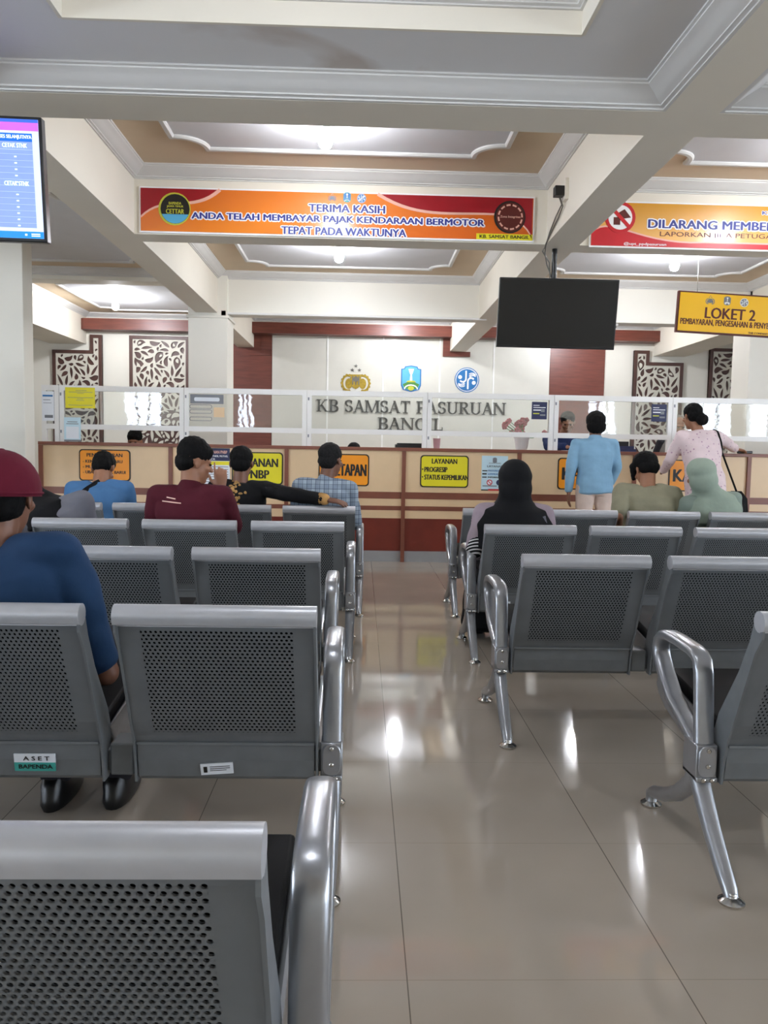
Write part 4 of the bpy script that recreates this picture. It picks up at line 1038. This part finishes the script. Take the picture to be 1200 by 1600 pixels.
def mobj(name, me, m, parent):
    me.name = name; finish(me, m, 180); me.transform(Matrix.Translation(-ROOT[parent.name]))
    o = bpy.data.objects.new(name, me); COL.objects.link(o); o.parent = parent; ROOT[o.name] = ROOT[parent.name]; return o
def V3(*a): return Vector(a)
def hand(b, w, d, n_, thumb, curl=(.5, .5, .5, .5), s=1.0):
    d = Vector(d).normalized(); n_ = Vector(n_); n_ = (n_-d*n_.dot(d)).normalized(); lat = d.cross(n_)*thumb    # lat points to the thumb side
    w = Vector(w)
    b.loft([(w, lat*.026*s, n_*.018*s), (w+d*.03*s, lat*.034*s, n_*.016*s), (w+d*.06*s, lat*.040*s, n_*.014*s), (w+d*.088*s, lat*.041*s, n_*.011*s)], 14, 2.6)
    for i, (off, ln) in enumerate(((.031, .072), (.0105, .080), (-.0105, .075), (-.031, .058))):
        p = w+d*.084*s+lat*off*s; a = curl[i]; q = p
        dirn = (d+lat*off*1.2).normalized()
        for j, (fr, r0, r1) in enumerate(((.45, .0092, .0086), (.31, .0086, .0078), (.24, .0078, .0066))):
            ang = a*(.6+j*.55); dd = dirn*math.cos(ang)-n_*math.sin(ang)
            e = q+dd*ln*fr*s; b.cap(q, e, r0*s, r1*s, 8); q = e
    p = w+d*.022*s+lat*.026*s; q = p+(d*.62+lat*.72-n_*.25).normalized()*.045*s; e = q+(d*.92+lat*.25-n_*.3).normalized()*.034*s
    b.cap(p, q, .0125*s, .0105*s, 8); b.cap(q, e, .0105*s, .0085*s, 8)
def person(label, neck, pel, head, hrot=(0, 0, 0), yaw=0, arms=None, legs=None, shirt='c_black', sleeve='long', trousers='c_dark', hair='short', hairmat='hair',
           skin='skin', shw=.172, hs=1.0, bulk=1.0, top_len=0.0, hem=.010, cuff=None, hijab=None, cape=.0, capew=1.0, collar=-.04, group=None, seed=1, shoes='black', feet=True, amp=.011):
    neck, pel, head = Vector(neck), Vector(pel), Vector(head); root = V3(pel.x, pel.y, 0)
    ya = math.radians(yaw); U = V3(math.cos(ya), math.sin(ya), 0); F = V3(-math.sin(ya), math.cos(ya), 0)
    t = thing('person', label, 'person', root, group)
    Hm = Matrix.Rotation(math.radians(hrot[0]), 3, 'Z') @ Matrix.Rotation(-math.radians(hrot[1]), 3, 'X') @ Matrix.Rotation(math.radians(hrot[2]), 3, 'Y')
    def h(x, y, z): return head+Hm @ (V3(x, y, z)*hs)
    T = (neck-pel).normalized(); chest = neck+(pel-neck)*.36
    Ut = (U-T*U.dot(T)).normalized(); Vt = T.cross(Ut)
    shc = neck+(chest-neck)*.34
    sh = {'l': shc-Ut*shw, 'r': shc+Ut*shw}
    arms = arms or {}; A = {}
    for s_, sg in (('l', -1), ('r', 1)):
        if s_ in arms: A[s_] = [Vector(q) for q in arms[s_][:2]]+list(arms[s_][2:])
        else:
            e = sh[s_]+U*sg*.04+F*.06+V3(0, 0, -.25); wv = e-U*sg*.07+F*.21+V3(0, 0, -.03); A[s_] = [e, wv, F+V3(0, 0, -.35), V3(0, 0, 1)+F*.3, (.35,)*4]
    def torso(b, g, low):
        b.loft([(pel-T*low-T*.02, Ut*(.10+g), Vt*(.08+g)), (pel-T*low, Ut*(.158*bulk+g+hem), Vt*(.112*bulk+g+hem)), (pel+T*.04, Ut*(.166*bulk+g+hem*.5), Vt*(.118*bulk+g)),
                (pel+(chest-pel)*.45, Ut*(.152*bulk+g), Vt*(.110*bulk+g)), (pel+(chest-pel)*.8, Ut*(.166*bulk+g), Vt*(.116*bulk+g)), (chest, Ut*(.176*bulk+g), Vt*(.116*bulk+g)),
                (chest+(neck-chest)*.45, Ut*(.178*bulk+g), Vt*(.100*bulk+g)), (chest+(neck-chest)*.72, Ut*(.150+g), Vt*(.080+g)), (chest+(neck-chest)*.92, Ut*(.085+g), Vt*(.064+g)), (neck-T*.004, Ut*(.056+g*.8), Vt*(.056+g*.8))], 28, 2.3)
    # body
    b = B(); torso(b, -.006, .06)
    b.cap(neck-T*.03, h(0, -.018, -.035), .056, .054*hs, 16)
    b.ell(h(0, -.012, .035), [q*hs for q in (.076, .095, .086)], Hm); b.ell(h(0, .025, -.03), [q*hs for q in (.061, .066, .088)], Hm)
    b.ell(h(0, .054, -.090), [q*hs for q in (.034, .032, .026)], Hm); b.ell(h(0, .076, .020), [q*hs for q in (.046, .018, .011)], Hm)
    b.cap(h(0, .086, .006), h(0, .108, -.028), .008*hs, .0135*hs, 10); b.ell(h(0, .088, -.056), [q*hs for q in (.023, .011, .0055)], Hm); b.ell(h(0, .087, -.067), [q*hs for q in (.021, .011, .006)], Hm)
    for sx in (-1, 1):
        b.ell(h(sx*.077, -.010, -.004), [q*hs for q in (.009, .019, .031)], Hm @ Matrix.Rotation(sx*.35, 3, 'Z')); b.ell(h(sx*.045, .062, -.022), [q*hs for q in (.022, .018, .02)], Hm)
    for s_, sg in (('l', -1), ('r', 1)):
        e, wv = A[s_][0], A[s_][1]
        b.cap(sh[s_], e, .048*bulk, .038, 16); b.cap(e, wv, .039, .027, 16)
        hand(b, wv, A[s_][2], A[s_][3], -sg, A[s_][4] if len(A[s_]) > 4 else (.35,)*4)
    LG = legs or {}
    Lp = {}
    for s_, sg in (('l', -1), ('r', 1)):
        hip = pel+U*sg*.09-T*.03
        if s_ in LG: kn, an = Vector(LG[s_][0]), Vector(LG[s_][1])
        else: kn = V3(*(pel+F*.42+U*sg*.11).xy, .50); an = V3(*(pel+F*.46+U*sg*.11).xy, .09)
        Lp[s_] = (hip, kn, an); b.cap(hip, kn, .080, .055, 16); b.cap(kn, an, .053, .036, 14)
        b.cap(an, an+F*.02-V3(0, 0, .045), .036, .03, 10); b.cap(an-V3(0, 0, .05), an+F*.14-V3(0, 0, .06), .032, .024, 10)
    body = mobj('body', remesh(b, .0065, 3), skin, t)
    for sx in (-1, 1): obj('eye', B().ell(h(sx*.031, .0835, .004), [q*hs for q in (.012, .008, .007)], Hm, 12, 8), 'eye', t, smooth=180)
    # trousers, shoes
    b = B(); b.loft([(pel-T*.10, Ut*.12, Vt*.1), (pel-T*.06, Ut*.160*bulk, Vt*.118*bulk), (pel+T*.05, Ut*.166*bulk, Vt*.122*bulk), (pel+T*.10, Ut*.158*bulk, Vt*.114*bulk)], 24, 2.3)
    for s_ in 'lr':
        hip, kn, an = Lp[s_]; b.cap(hip, kn, .094, .072, 18); b.cap(kn, an+V3(0, 0, .02), .070, .056, 18)
    mobj('trousers', remesh(b, .011, 4, .006, 8, seed+3), trousers, t)
    for s_ in 'lr':
        an = Lp[s_][2]; b = B(); k = an-V3(0, 0, an.z)
        b.loft([(k+V3(0, 0, .002)+F*.05, U*.040, F*.125), (k+V3(0, 0, .02)+F*.05, U*.047, F*.132), (k+V3(0, 0, .045)+F*.045, U*.045, F*.122), (k+V3(0, 0, .075)+F*.0, U*.042, F*.07), (k+V3(0, 0, .10)-F*.01, U*.036, F*.045)], 20, 2.4)
        obj('shoe', b, shoes, t, smooth=60)
    # shirt
    b = B(); torso(b, .011, .06+top_len)
    for s_ in 'lr':
        e, wv = A[s_][0], A[s_][1]
        b.cap(shc+(sh[s_]-shc)*.5, sh[s_], .066*bulk, .062*bulk, 18)
        if sleeve == 'short':
            q = sh[s_]+(e-sh[s_])*.86; b.cap(sh[s_], q, .062*bulk, .057, 18)
        else:
            b.cap(sh[s_], e, .061*bulk, .052, 18); b.cap(e, e+(wv-e)*.9, .052, .042, 18)
    b.cap(neck+T*(collar-.02), neck+T*(collar), .070, .064, 18)
    top = mobj('shirt', remesh(b, .0085, 4, amp, 9, seed), shirt, t)
    if cuff:
        for s_ in 'lr':
            e, wv = A[s_][0], A[s_][1]; b = B(); b.cap(sh[s_]+(e-sh[s_])*.72, e, .059, .057, 18); b.cap(e, e+(wv-e)*.94, .057, .048, 18)
            mobj('cuff', remesh(b, .008, 3), cuff, t)
    # hair
    def hobj(b, nm='hair', it=2, amp_=.004, m=None, vox=.006): return mobj(nm, remesh(b, vox, it, amp_, 55, seed+7), m or hairmat, t)
    if hijab is None and hair:
        b = B()
        if hair == 'short':
            b.ell(h(0, -.018, .047), [q*hs for q in (.084, .098, .084)], Hm); b.ell(h(0, -.050, -.002), [q*hs for q in (.073, .060, .066)], Hm)
        elif hair == 'top':
            b.ell(h(0, -.012, .062), [q*hs for q in (.086, .102, .082)], Hm); b.ell(h(0, -.055, .0), [q*hs for q in (.074, .058, .060)], Hm); b.ell(h(0, -.02, .075), [q*hs for q in (.082, .092, .078)], Hm); b.ell(h(.0, .06, .075), [q*hs for q in (.06, .034, .034)], Hm)
        elif hair == 'long_top':
            b.ell(h(0, -.012, .055), [q*hs for q in (.094, .106, .088)], Hm); b.ell(h(0, -.048, .0), [q*hs for q in (.082, .066, .062)], Hm)
            for sx in (-1, 1): b.cap(h(sx*.07, .04, .05), h(sx*.066, .082, -.03), .03*hs, .016*hs, 10)
        elif hair == 'bob':
            b.ell(h(0, -.016, .045), [q*hs for q in (.094, .105, .092)], Hm); b.ell(h(0, -.045, -.02), [q*hs for q in (.092, .078, .075)], Hm)
        elif hair == 'bun':
            b.ell(h(0, -.018, .047), [q*hs for q in (.086, .100, .086)], Hm); b.ell(h(0, -.05, .0), [q*hs for q in (.078, .065, .07)], Hm)
            b.ell(h(.028, -.108, -.055), [q*hs for q in (.062, .05, .056)], Hm); b.ell(h(.02, -.085, -.02), [q*hs for q in (.055, .05, .05)], Hm)
        elif hair == 'cap':
            b.ell(h(0, -.045, -.008), [q*hs for q in (.077, .066, .068)], Hm); b.ell(h(0, -.018, .03), [q*hs for q in (.081, .098, .08)], Hm)
        hobj(b)
    if hair == 'cap':
        b = B(); rs = []
        for i in range(11):
            a = PI/2*i/10*.985; rs.append([h(.104*math.cos(a)*math.cos(2*PI*j/32), -.012+.124*math.cos(a)*math.sin(2*PI*j/32), .020+(.118 if i else .10)*math.sin(a)-(.014 if i == 0 else 0)) for j in range(32)])
        b.rings(rs); c = obj('cap', b, 'c_cap', t, smooth=60)
        bb = B(); bb.prism([(.075*math.cos(a), .085+.07*math.sin(a)) for a in [PI*i/14 for i in range(15)]], lambda x, y: h(x, y, .022-.004), lambda x, y: h(x, y, .030)); obj('visor', bb, 'c_cap', c, smooth=0)
        bb = B(); bb.ell(h(0, -.012, .135), (.011, .011, .006)); obj('button', bb, 'c_cap', c, smooth=180)
        bb = B(); bb.tube([h(.106*math.cos(a), -.012+.126*math.sin(a), .016) for a in [2*PI*i/40 for i in range(40)]], .004, 6, True); obj('hem', bb, 'c_cap', c, smooth=60)
    if hijab:
        b = B(); b.ell(h(0, -.042, .038), [q*hs for q in (.099, .108, .098)], Hm); b.ell(h(0, -.044, -.03), [q*hs for q in (.098, .098, .115)], Hm)
        c0 = h(0, -.025, -.05)
        b.loft([(c0, Ut*.092, Vt*.094), (c0+(neck-c0)*.5, Ut*.100, Vt*.096), (neck+T*.015, Ut*.122, Vt*.104), (shc+T*.035, Ut*(.172*capew), Vt*(.116)), (chest+T*.03, Ut*(.215*capew), Vt*(.142)), (chest-T*(.02+cape), Ut*(.222*capew), Vt*(.152)), (chest-T*(.03+cape), Ut*.20*capew, Vt*.14)], 28, 2.2)
        mobj('hijab', remesh(b, .0085, 5, .010, 8, seed+5), hijab, t)
    return t, top
def hug(o, pts, off=.004):                         # lay points on the back of a garment, from behind
    me = o.data; base = ROOT[o.name]
    bv = BVHTree.FromPolygons([v.co+base for v in me.vertices], [tuple(p.vertices) for p in me.polygons]); out = []
    for x, z, y0 in pts:
        hit = bv.ray_cast(V3(x, y0-1.0, z), V3(0, 1, 0))
        if hit[0] is not None and hit[0].y < y0+.3: out.append(hit[0]+V3(0, -off, 0))
    return out
def band_on(o, name, pts, wd, th, m, parent):
    P = hug(o, pts, th)
    if len(P) < 2: return None
    b = B(); rs = []
    for i, p in enumerate(P):
        a, c = P[max(i-1, 0)], P[min(i+1, len(P)-1)]; tt = (c-a).normalized(); w_ = tt.cross(V3(0, -1, 0)).normalized()*wd/2; nn = V3(0, -th, 0)
        rs.append([p+w_, p+w_+nn, p-w_+nn, p-w_])
    b.rings(rs); return obj(name, b, m, parent, smooth=40)

L = {k: v[1] for k, v in BENCH.items()}
def lerp_pts(a, c, y0, k=14): return [(a[0]+(c[0]-a[0])*i/k, a[1]+(c[1]-a[1])*i/k, y0) for i in range(k+1)]
# the person in the maroon cap, on the second left bench
person('person in maroon cap and dark blue T-shirt seated at left, seen from behind', (-1.03, 2.20, .865), (-.955, 2.245, .52), (-1.018, 2.265, 1.005), (2, 3, 0),
       arms={'r': ((-.735, 2.27, .50), (-.84, 2.50, .50), (-.3, 1, -.1), (.2, 0, 1), (.6,)*4), 'l': ((-1.25, 2.27, .52), (-1.10, 2.50, .50), (.3, 1, -.1), (-.2, 0, 1), (.6,)*4)},
       legs={'l': ((-1.06, 2.66, .48), (-.97, 2.50, .09)), 'r': ((-.84, 2.66, .48), (-.78, 2.52, .09))}, shirt='c_blue', sleeve='short', hair='cap', skin='skin_dk', shw=.19, bulk=1.08, seed=2)
# the hunched person in grey
person('person in grey jacket and black hijab bent over behind the maroon cap', (-1.79, 4.54, .80), (-1.67, 4.55, .50), (-1.965, 4.64, .895), (10, 30, -25), shirt='c_grey', hijab='c_black', cape=-.05, capew=.72, shw=.2, bulk=1.10, seed=4)
t, s = person('person in blue T-shirt bent forward, wearing a black strap', (-1.925, 5.86, .875), (-1.91, 5.73, .53), (-1.935, 5.97, .985), (0, 42, 0), shirt='c_mid', sleeve='short', hair='short', shw=.185, bulk=1.12, seed=5)
o = band_on(s, 'bag_strap', lerp_pts((-2.10, .72), (-1.88, .93), 5.75, 20), .034, .006, 'c_black', None)
if o: tag(o, 'black strap slung across the back of the blue T-shirt at left', 'strap')
# maroon shirt, right hand raised
t, s = person('person in maroon shirt looking right with a raised hand', (-.975, 4.50, .930), (-.955, 4.55, .53), (-.955, 4.545, 1.068), (-58, 10, 0), yaw=-6,
       arms={'r': ((-.745, 4.62, .70), (-.835, 4.72, .915), (-.05, .05, 1), (.1, -1, .05), (.05, .9, 1.1, 1.2)), 'l': ((-1.22, 4.58, .68), (-1.10, 4.80, .60), (.3, 1, -.1), (-.2, 0, 1), (.5,)*4)},
       shirt='c_maroon', hair='top', shw=.185, bulk=1.05, collar=-.004, seed=6)
for z_, x0, x1 in ((.872, -1.09, -1.035), (.850, -1.115, -1.0)):
    band_on(s, 'shirt_print', lerp_pts((x0, z_+.004), (x1, z_-.004), 4.45, 8), .006, .0015, 'pink_ink', s)
# black shirt, arm along the bench back
t, s = person('person in black shirt with gold ornament, arm along the bench back', (-.87, 5.69, .915), (-.87, 5.74, .53), (-.865, 5.72, 1.045), (0, 6, 0),
       arms={'r': ((-.47, 5.50, .835), (-.245, 5.43, .815), (1, -.05, -.14), (0, -.25, 1), (.25, .3, .35, .4)), 'l': ((-1.12, 5.74, .66), (-1.02, 5.98, .60), (.3, 1, -.1), (-.2, 0, 1), (.5,)*4)},
       shirt='c_black', hair='short', skin='skin_dk', shw=.175, seed=8)
rnd = random.Random(4); P = []
for i in range(34):
    P.append((-.90+rnd.gauss(0, .028)+.05*math.sin(i*.9)*(i/34), .93-.20*i/34, 5.65))
b = B()
for p in hug(s, P, .001): b.ell(p, (rnd.uniform(.008, .017), .003, rnd.uniform(.008, .016)), None, 8, 6)
obj('ornament', b, 'c_batik', s, smooth=60)
b = B(); b.cap((-.275, 5.44, .817), (-.252, 5.433, .815), .044, .041, 18); obj('ornament', b, 'c_batik', s, smooth=60)
person('person in grey and blue plaid shirt seated on the last left bench', (-.26, 5.70, .935), (-.265, 5.76, .53), (-.222, 5.735, 1.078), (-28, 4, 0), yaw=-4, shirt='c_plaid', hair='short', hairmat='hair_grey', skin='skin_dk', shw=.178, bulk=1.04, collar=-.01, seed=9)
# right side
t, s = person('person in black hijab and vest with striped cuffs, seated on the right', (.885, 4.50, .845), (.885, 4.55, .52), (.885, 4.53, .985), (0, 6, 0),
       arms={'l': ((.665, 4.50, .605), (.74, 4.74, .54), (.3, 1, -.1), (-.2, 0, 1), (.5,)*4), 'r': ((1.11, 4.52, .60), (1.02, 4.74, .54), (-.3, 1, -.1), (.2, 0, 1), (.5,)*4)},
       shirt='c_lilac', hijab='c_black', cuff='c_stripe', trousers='c_black', shw=.172, cape=.08, capew=1.1, seed=10)
b = B(); b.loft([((.885, 4.95, .50), (.19, 0, 0), (0, .1, 0)), ((.87, 4.94, .3), (.20, 0, 0), (0, .12, 0)), ((.86, 4.90, .08), (.22, 0, 0), (0, .16, 0)), ((.86, 4.90, .05), (.21, 0, 0), (0, .15, 0))], 28)
mobj('skirt', remesh(b, .011, 4, .01, 8, 3), 'c_black', t)
o = band_on(s, 'bag_strap', lerp_pts((1.035, .80), (1.085, .62), 4.45), .03, .012, 'c_grey', None)
if o: tag(o, 'grey strap over the right arm of the person in black hijab', 'strap')
t, s = person('person in sky blue sweater standing at the counter with back turned', (2.235, 7.52, 1.305), (2.245, 7.50, .865), (2.245, 7.55, 1.437), (-4, 6, 0),
       arms={'l': ((2.005, 7.49, 1.02), (2.005, 7.53, .80), (.02, .1, -1), (-1, 0, 0), (.3,)*4), 'r': ((2.465, 7.54, 1.03), (2.42, 7.68, .82), (0, .3, -1), (1, 0, 0), (.3,)*4)},
       legs={'l': ((2.15, 7.52, .47), (2.15, 7.50, .09)), 'r': ((2.35, 7.52, .47), (2.34, 7.50, .09))}, shirt='c_sky', trousers='c_beige', hair='bob', skin='skin_dk', shw=.175, bulk=.97, top_len=.02, collar=-.01, seed=11)
t, s = person('person in pale pink patterned blouse leaning on the counter at right', (3.285, 7.62, 1.405), (3.30, 7.46, .90), (3.235, 7.67, 1.54), (12, 12, 0),
       arms={'r': ((3.66, 7.80, 1.285), (3.86, 8.055, 1.235), (.85, .35, -.08), (0, 0, 1), (.3, .35, .4, .4)), 'l': ((3.03, 7.66, 1.12), (3.06, 7.90, 1.00), (.2, 1, 0), (-1, 0, .3), (.4,)*4)},
       legs={'l': ((3.22, 7.52, .48), (3.20, 7.45, .09)), 'r': ((3.40, 7.52, .48), (3.40, 7.45, .09))}, shirt='c_pink', trousers='c_black', hair='bun', skin='skin', shw=.178, bulk=1.02, top_len=.16, hem=.02, seed=12, amp=.012)
bagt = thing('shoulder_bag', 'black shoulder bag hanging at the hip of the person in pink', 'bag', (3.60, 7.42, .62))
P = hug(s, lerp_pts((3.44, 1.40), (3.545, .88), 7.5, 18), .006)
b = B()
if len(P) > 2: b.tube([V3(3.43, 7.62, 1.415)]+P+[V3(3.585, 7.40, .82)], .009, 8)
obj('strap', b, 'black_vinyl', bagt)
b = B(); b.loft([((3.60, 7.42, .55), (.10, 0, 0), (0, .035, 0)), ((3.60, 7.42, .60), (.115, 0, 0), (0, .045, 0)), ((3.595, 7.42, .76), (.10, 0, 0), (0, .04, 0)), ((3.59, 7.42, .83), (.05, 0, 0), (0, .02, 0))], 20, 3)
obj('pouch', b, 'black_vinyl', bagt, smooth=50)
tag(obj('phone_holder', B().box(3.93, 4.09, 8.135, 8.165, CT+.001, CT+.03), 'black', bevel=.008), 'black phone lying on the worktop by the hand of the person in pink', 'phone')
person('person in olive grey T-shirt seated with bowed head', (2.13, 5.785, .925), (2.12, 5.75, .53), (2.14, 5.865, 1.045), (12, 30, 0),
       arms={'l': ((1.865, 5.63, .71), (1.93, 5.82, .56), (.3, 1, -.3), (-.3, 0, 1), (.5,)*4), 'r': ((2.37, 5.72, .68), (2.28, 5.95, .60), (-.3, 1, -.1), (.3, 0, 1), (.5,)*4)},
       shirt='c_olive', sleeve='short', hair='long_top', skin='skin', shw=.19, bulk=1.1, seed=13)
person('person in sage green hijab seated beside the olive T-shirt', (2.55, 5.665, .875), (2.60, 5.73, .52), (2.47, 5.685, 1.01), (2, 8, -8), shirt='c_sage2', hijab='c_sage', shw=.172, cape=.02, seed=14)
# staff behind the counter, facing the room
def stand_legs(x, y): return {'l': ((x+.1, y, .48), (x+.1, y, .09)), 'r': ((x-.1, y, .48), (x-.1, y, .09))}
person('person in navy uniform behind the glass, looking down at papers', (2.345, 9.13, 1.385), (2.33, 9.22, .93), (2.372, 9.07, 1.515), (168, 22, 0), yaw=180,
       arms={'r': ((2.12, 8.93, 1.235), (2.27, 8.70, 1.232), (.85, -.35, -.05), (0, 0, 1), (.35,)*4), 'l': ((2.60, 8.95, 1.20), (2.45, 8.72, 1.235), (-.7, -.5, 0), (0, 0, 1), (.5,)*4)},
       legs=stand_legs(2.33, 9.25), shirt='c_navy', hair='short', skin='skin', seed=15)
tag(obj('paper_sheet', B().box(2.22, 2.44, 8.55, 8.72, CT, CT+.004), 'paper'), 'white sheet of paper on the worktop under the hands in navy sleeves', 'paper')
person('person in grey hijab behind the glass, left of the person in pink', (3.63, 9.02, 1.355), (3.63, 9.07, .90), (3.63, 8.99, 1.49), (180, 12, 0), yaw=180, legs=stand_legs(3.63, 9.07), arms={'l': ((3.86, 9.05, 1.08), (3.80, 8.92, .88), (0, -.2, -1), (1, 0, 0), (.3,)*4), 'r': ((3.40, 9.05, 1.08), (3.46, 8.92, .88), (0, -.2, -1), (-1, 0, 0), (.3,)*4)}, shirt='c_dark', hijab='c_hijgrey', seed=16)
def stool(x, y, label):
    t = thing('stool', label, 'stool', (x, y, 0), 'stools behind the counter')
    obj('seat', B().lathe([(.17, .40), (.19, .41), (.19, .44), (.17, .455)], (x, y, 0)), 'black_vinyl', t)
    for k in range(4):
        a = PI/4+PI/2*k; obj('leg', B().tube([(x+.12*math.cos(a), y+.12*math.sin(a), .41), (x+.18*math.cos(a), y+.18*math.sin(a), 0)], .014, 8), 'grey_metal', t)
stool(-2.62, 9.38, 'stool behind the left screen under the black-haired head'); stool(-.09, 9.45, 'stool behind the counter under the low head in the middle')
person('person behind the counter, black hair showing below the yellow notice', (-2.62, 9.31, 1.04), (-2.62, 9.38, .57), (-2.63, 9.24, 1.205), (180, 8, 0), yaw=180, shirt='c_navy', hair='top', seed=17)
person('person behind the counter, only the crown showing beside the plaid shirt', (-.09, 9.36, .98), (-.09, 9.45, .55), (-.09, 9.30, 1.115), (180, 8, 0), yaw=180, shirt='c_navy', hair='short', seed=18)

# ------------------------------------------------------------------ small things on the counter
t = thing('flower_arrangement', 'pink artificial flowers in a white pot behind the glass, left of the navy uniform', 'flowers', (1.72, 8.45, CT))
obj('pot', B().lathe([(.05, CT), (.065, CT+.02), (.075, CT+.11), (.085, CT+.125), (.085, CT+.14)], (1.72, 8.45, 0)), 'alu', t)
b, c = B(), B(); rnd = random.Random(9)
for i in range(26):
    x, y, z = 1.70+rnd.gauss(0, .075), 8.45+rnd.gauss(0, .035), CT+.22+rnd.uniform(-.05, .12)
    if i < 3: x, z = 1.58-.02*i, CT+.31-.02*i
    c.tube([(1.72, 8.45, CT+.13), ((x+1.72)/2, (y+8.45)/2, z-.06), (x, y, z)], .004, 6)
    for k in range(5):
        a = 2*PI*k/5+i; b.ell((x+.016*math.cos(a), y+.006*math.sin(a*2), z+.016*math.sin(a)), (.016, .009, .014), None, 8, 6)
obj('stem', c, 'green_ink', t); fl_m = mat('pink_petals', (176, 86, 92), .6, var=.35, vscale=30); obj('petals', b, fl_m, t, smooth=60)
tag(obj('cup', B().lathe([(.032, CT), (.040, CT+.10), (.043, CT+.105), (.036, CT+.105), (.030, CT+.01)], (.80, 8.4, 0)), 'pink_cup'), 'pink plastic cup on the worktop behind the glass', 'cup')
tag(obj('document_tray', B().box(.36, .66, 8.38, 8.60, CT, CT+.035).box(.38, .64, 8.40, 8.58, CT+.035, CT+.05), 'black', bevel=.004), 'flat black tray on the worktop beside the pink cup', 'tray')
t = thing('document_stack', 'dark blue folders beside the person in sky blue, behind the glass', 'folders', (2.75, 8.45, CT))
obj('folder', B().box(2.62, 2.95, 8.40, 8.62, CT, CT+.03), 'navy_paper', t); obj('folder', B().box(2.64, 2.93, 8.41, 8.61, CT+.031, CT+.06), 'navy_paper', t); obj('stand', B().box(2.70, 2.90, 8.50, 8.52, CT+.061, CT+.11), 'ink', t)
# framed board by the column, cropped by the left edge
t = thing('display_board', 'dark framed pale notice board standing by the grey column, left edge', 'board', (-3.45, 6.9, 0))
b = B(); X0, X1, y, z0, z1 = -3.85, -3.13, 6.9, .95, 1.90
for q in ((X0, X0+.05, z0, z1), (X1-.05, X1, z0, z1), (X0+.05, X1-.05, z0, z0+.05), (X0+.05, X1-.05, z1-.05, z1)): b.box(q[0], q[1], y-.02, y+.02, q[2], q[3])
obj('frame', b, 'black', t, bevel=.004); obj('panel', B().box(X0+.04, X1-.04, y-.005, y+.01, z0+.04, z1-.04), 'pale_blue', t)
for xx in (X0+.025, X1-.025):
    obj('leg', B().box(xx-.02, xx+.02, y-.018, y+.018, .02, z0), 'black', t); obj('foot', B().box(xx-.025, xx+.025, y-.2, y+.2, 0, .025), 'black', t)
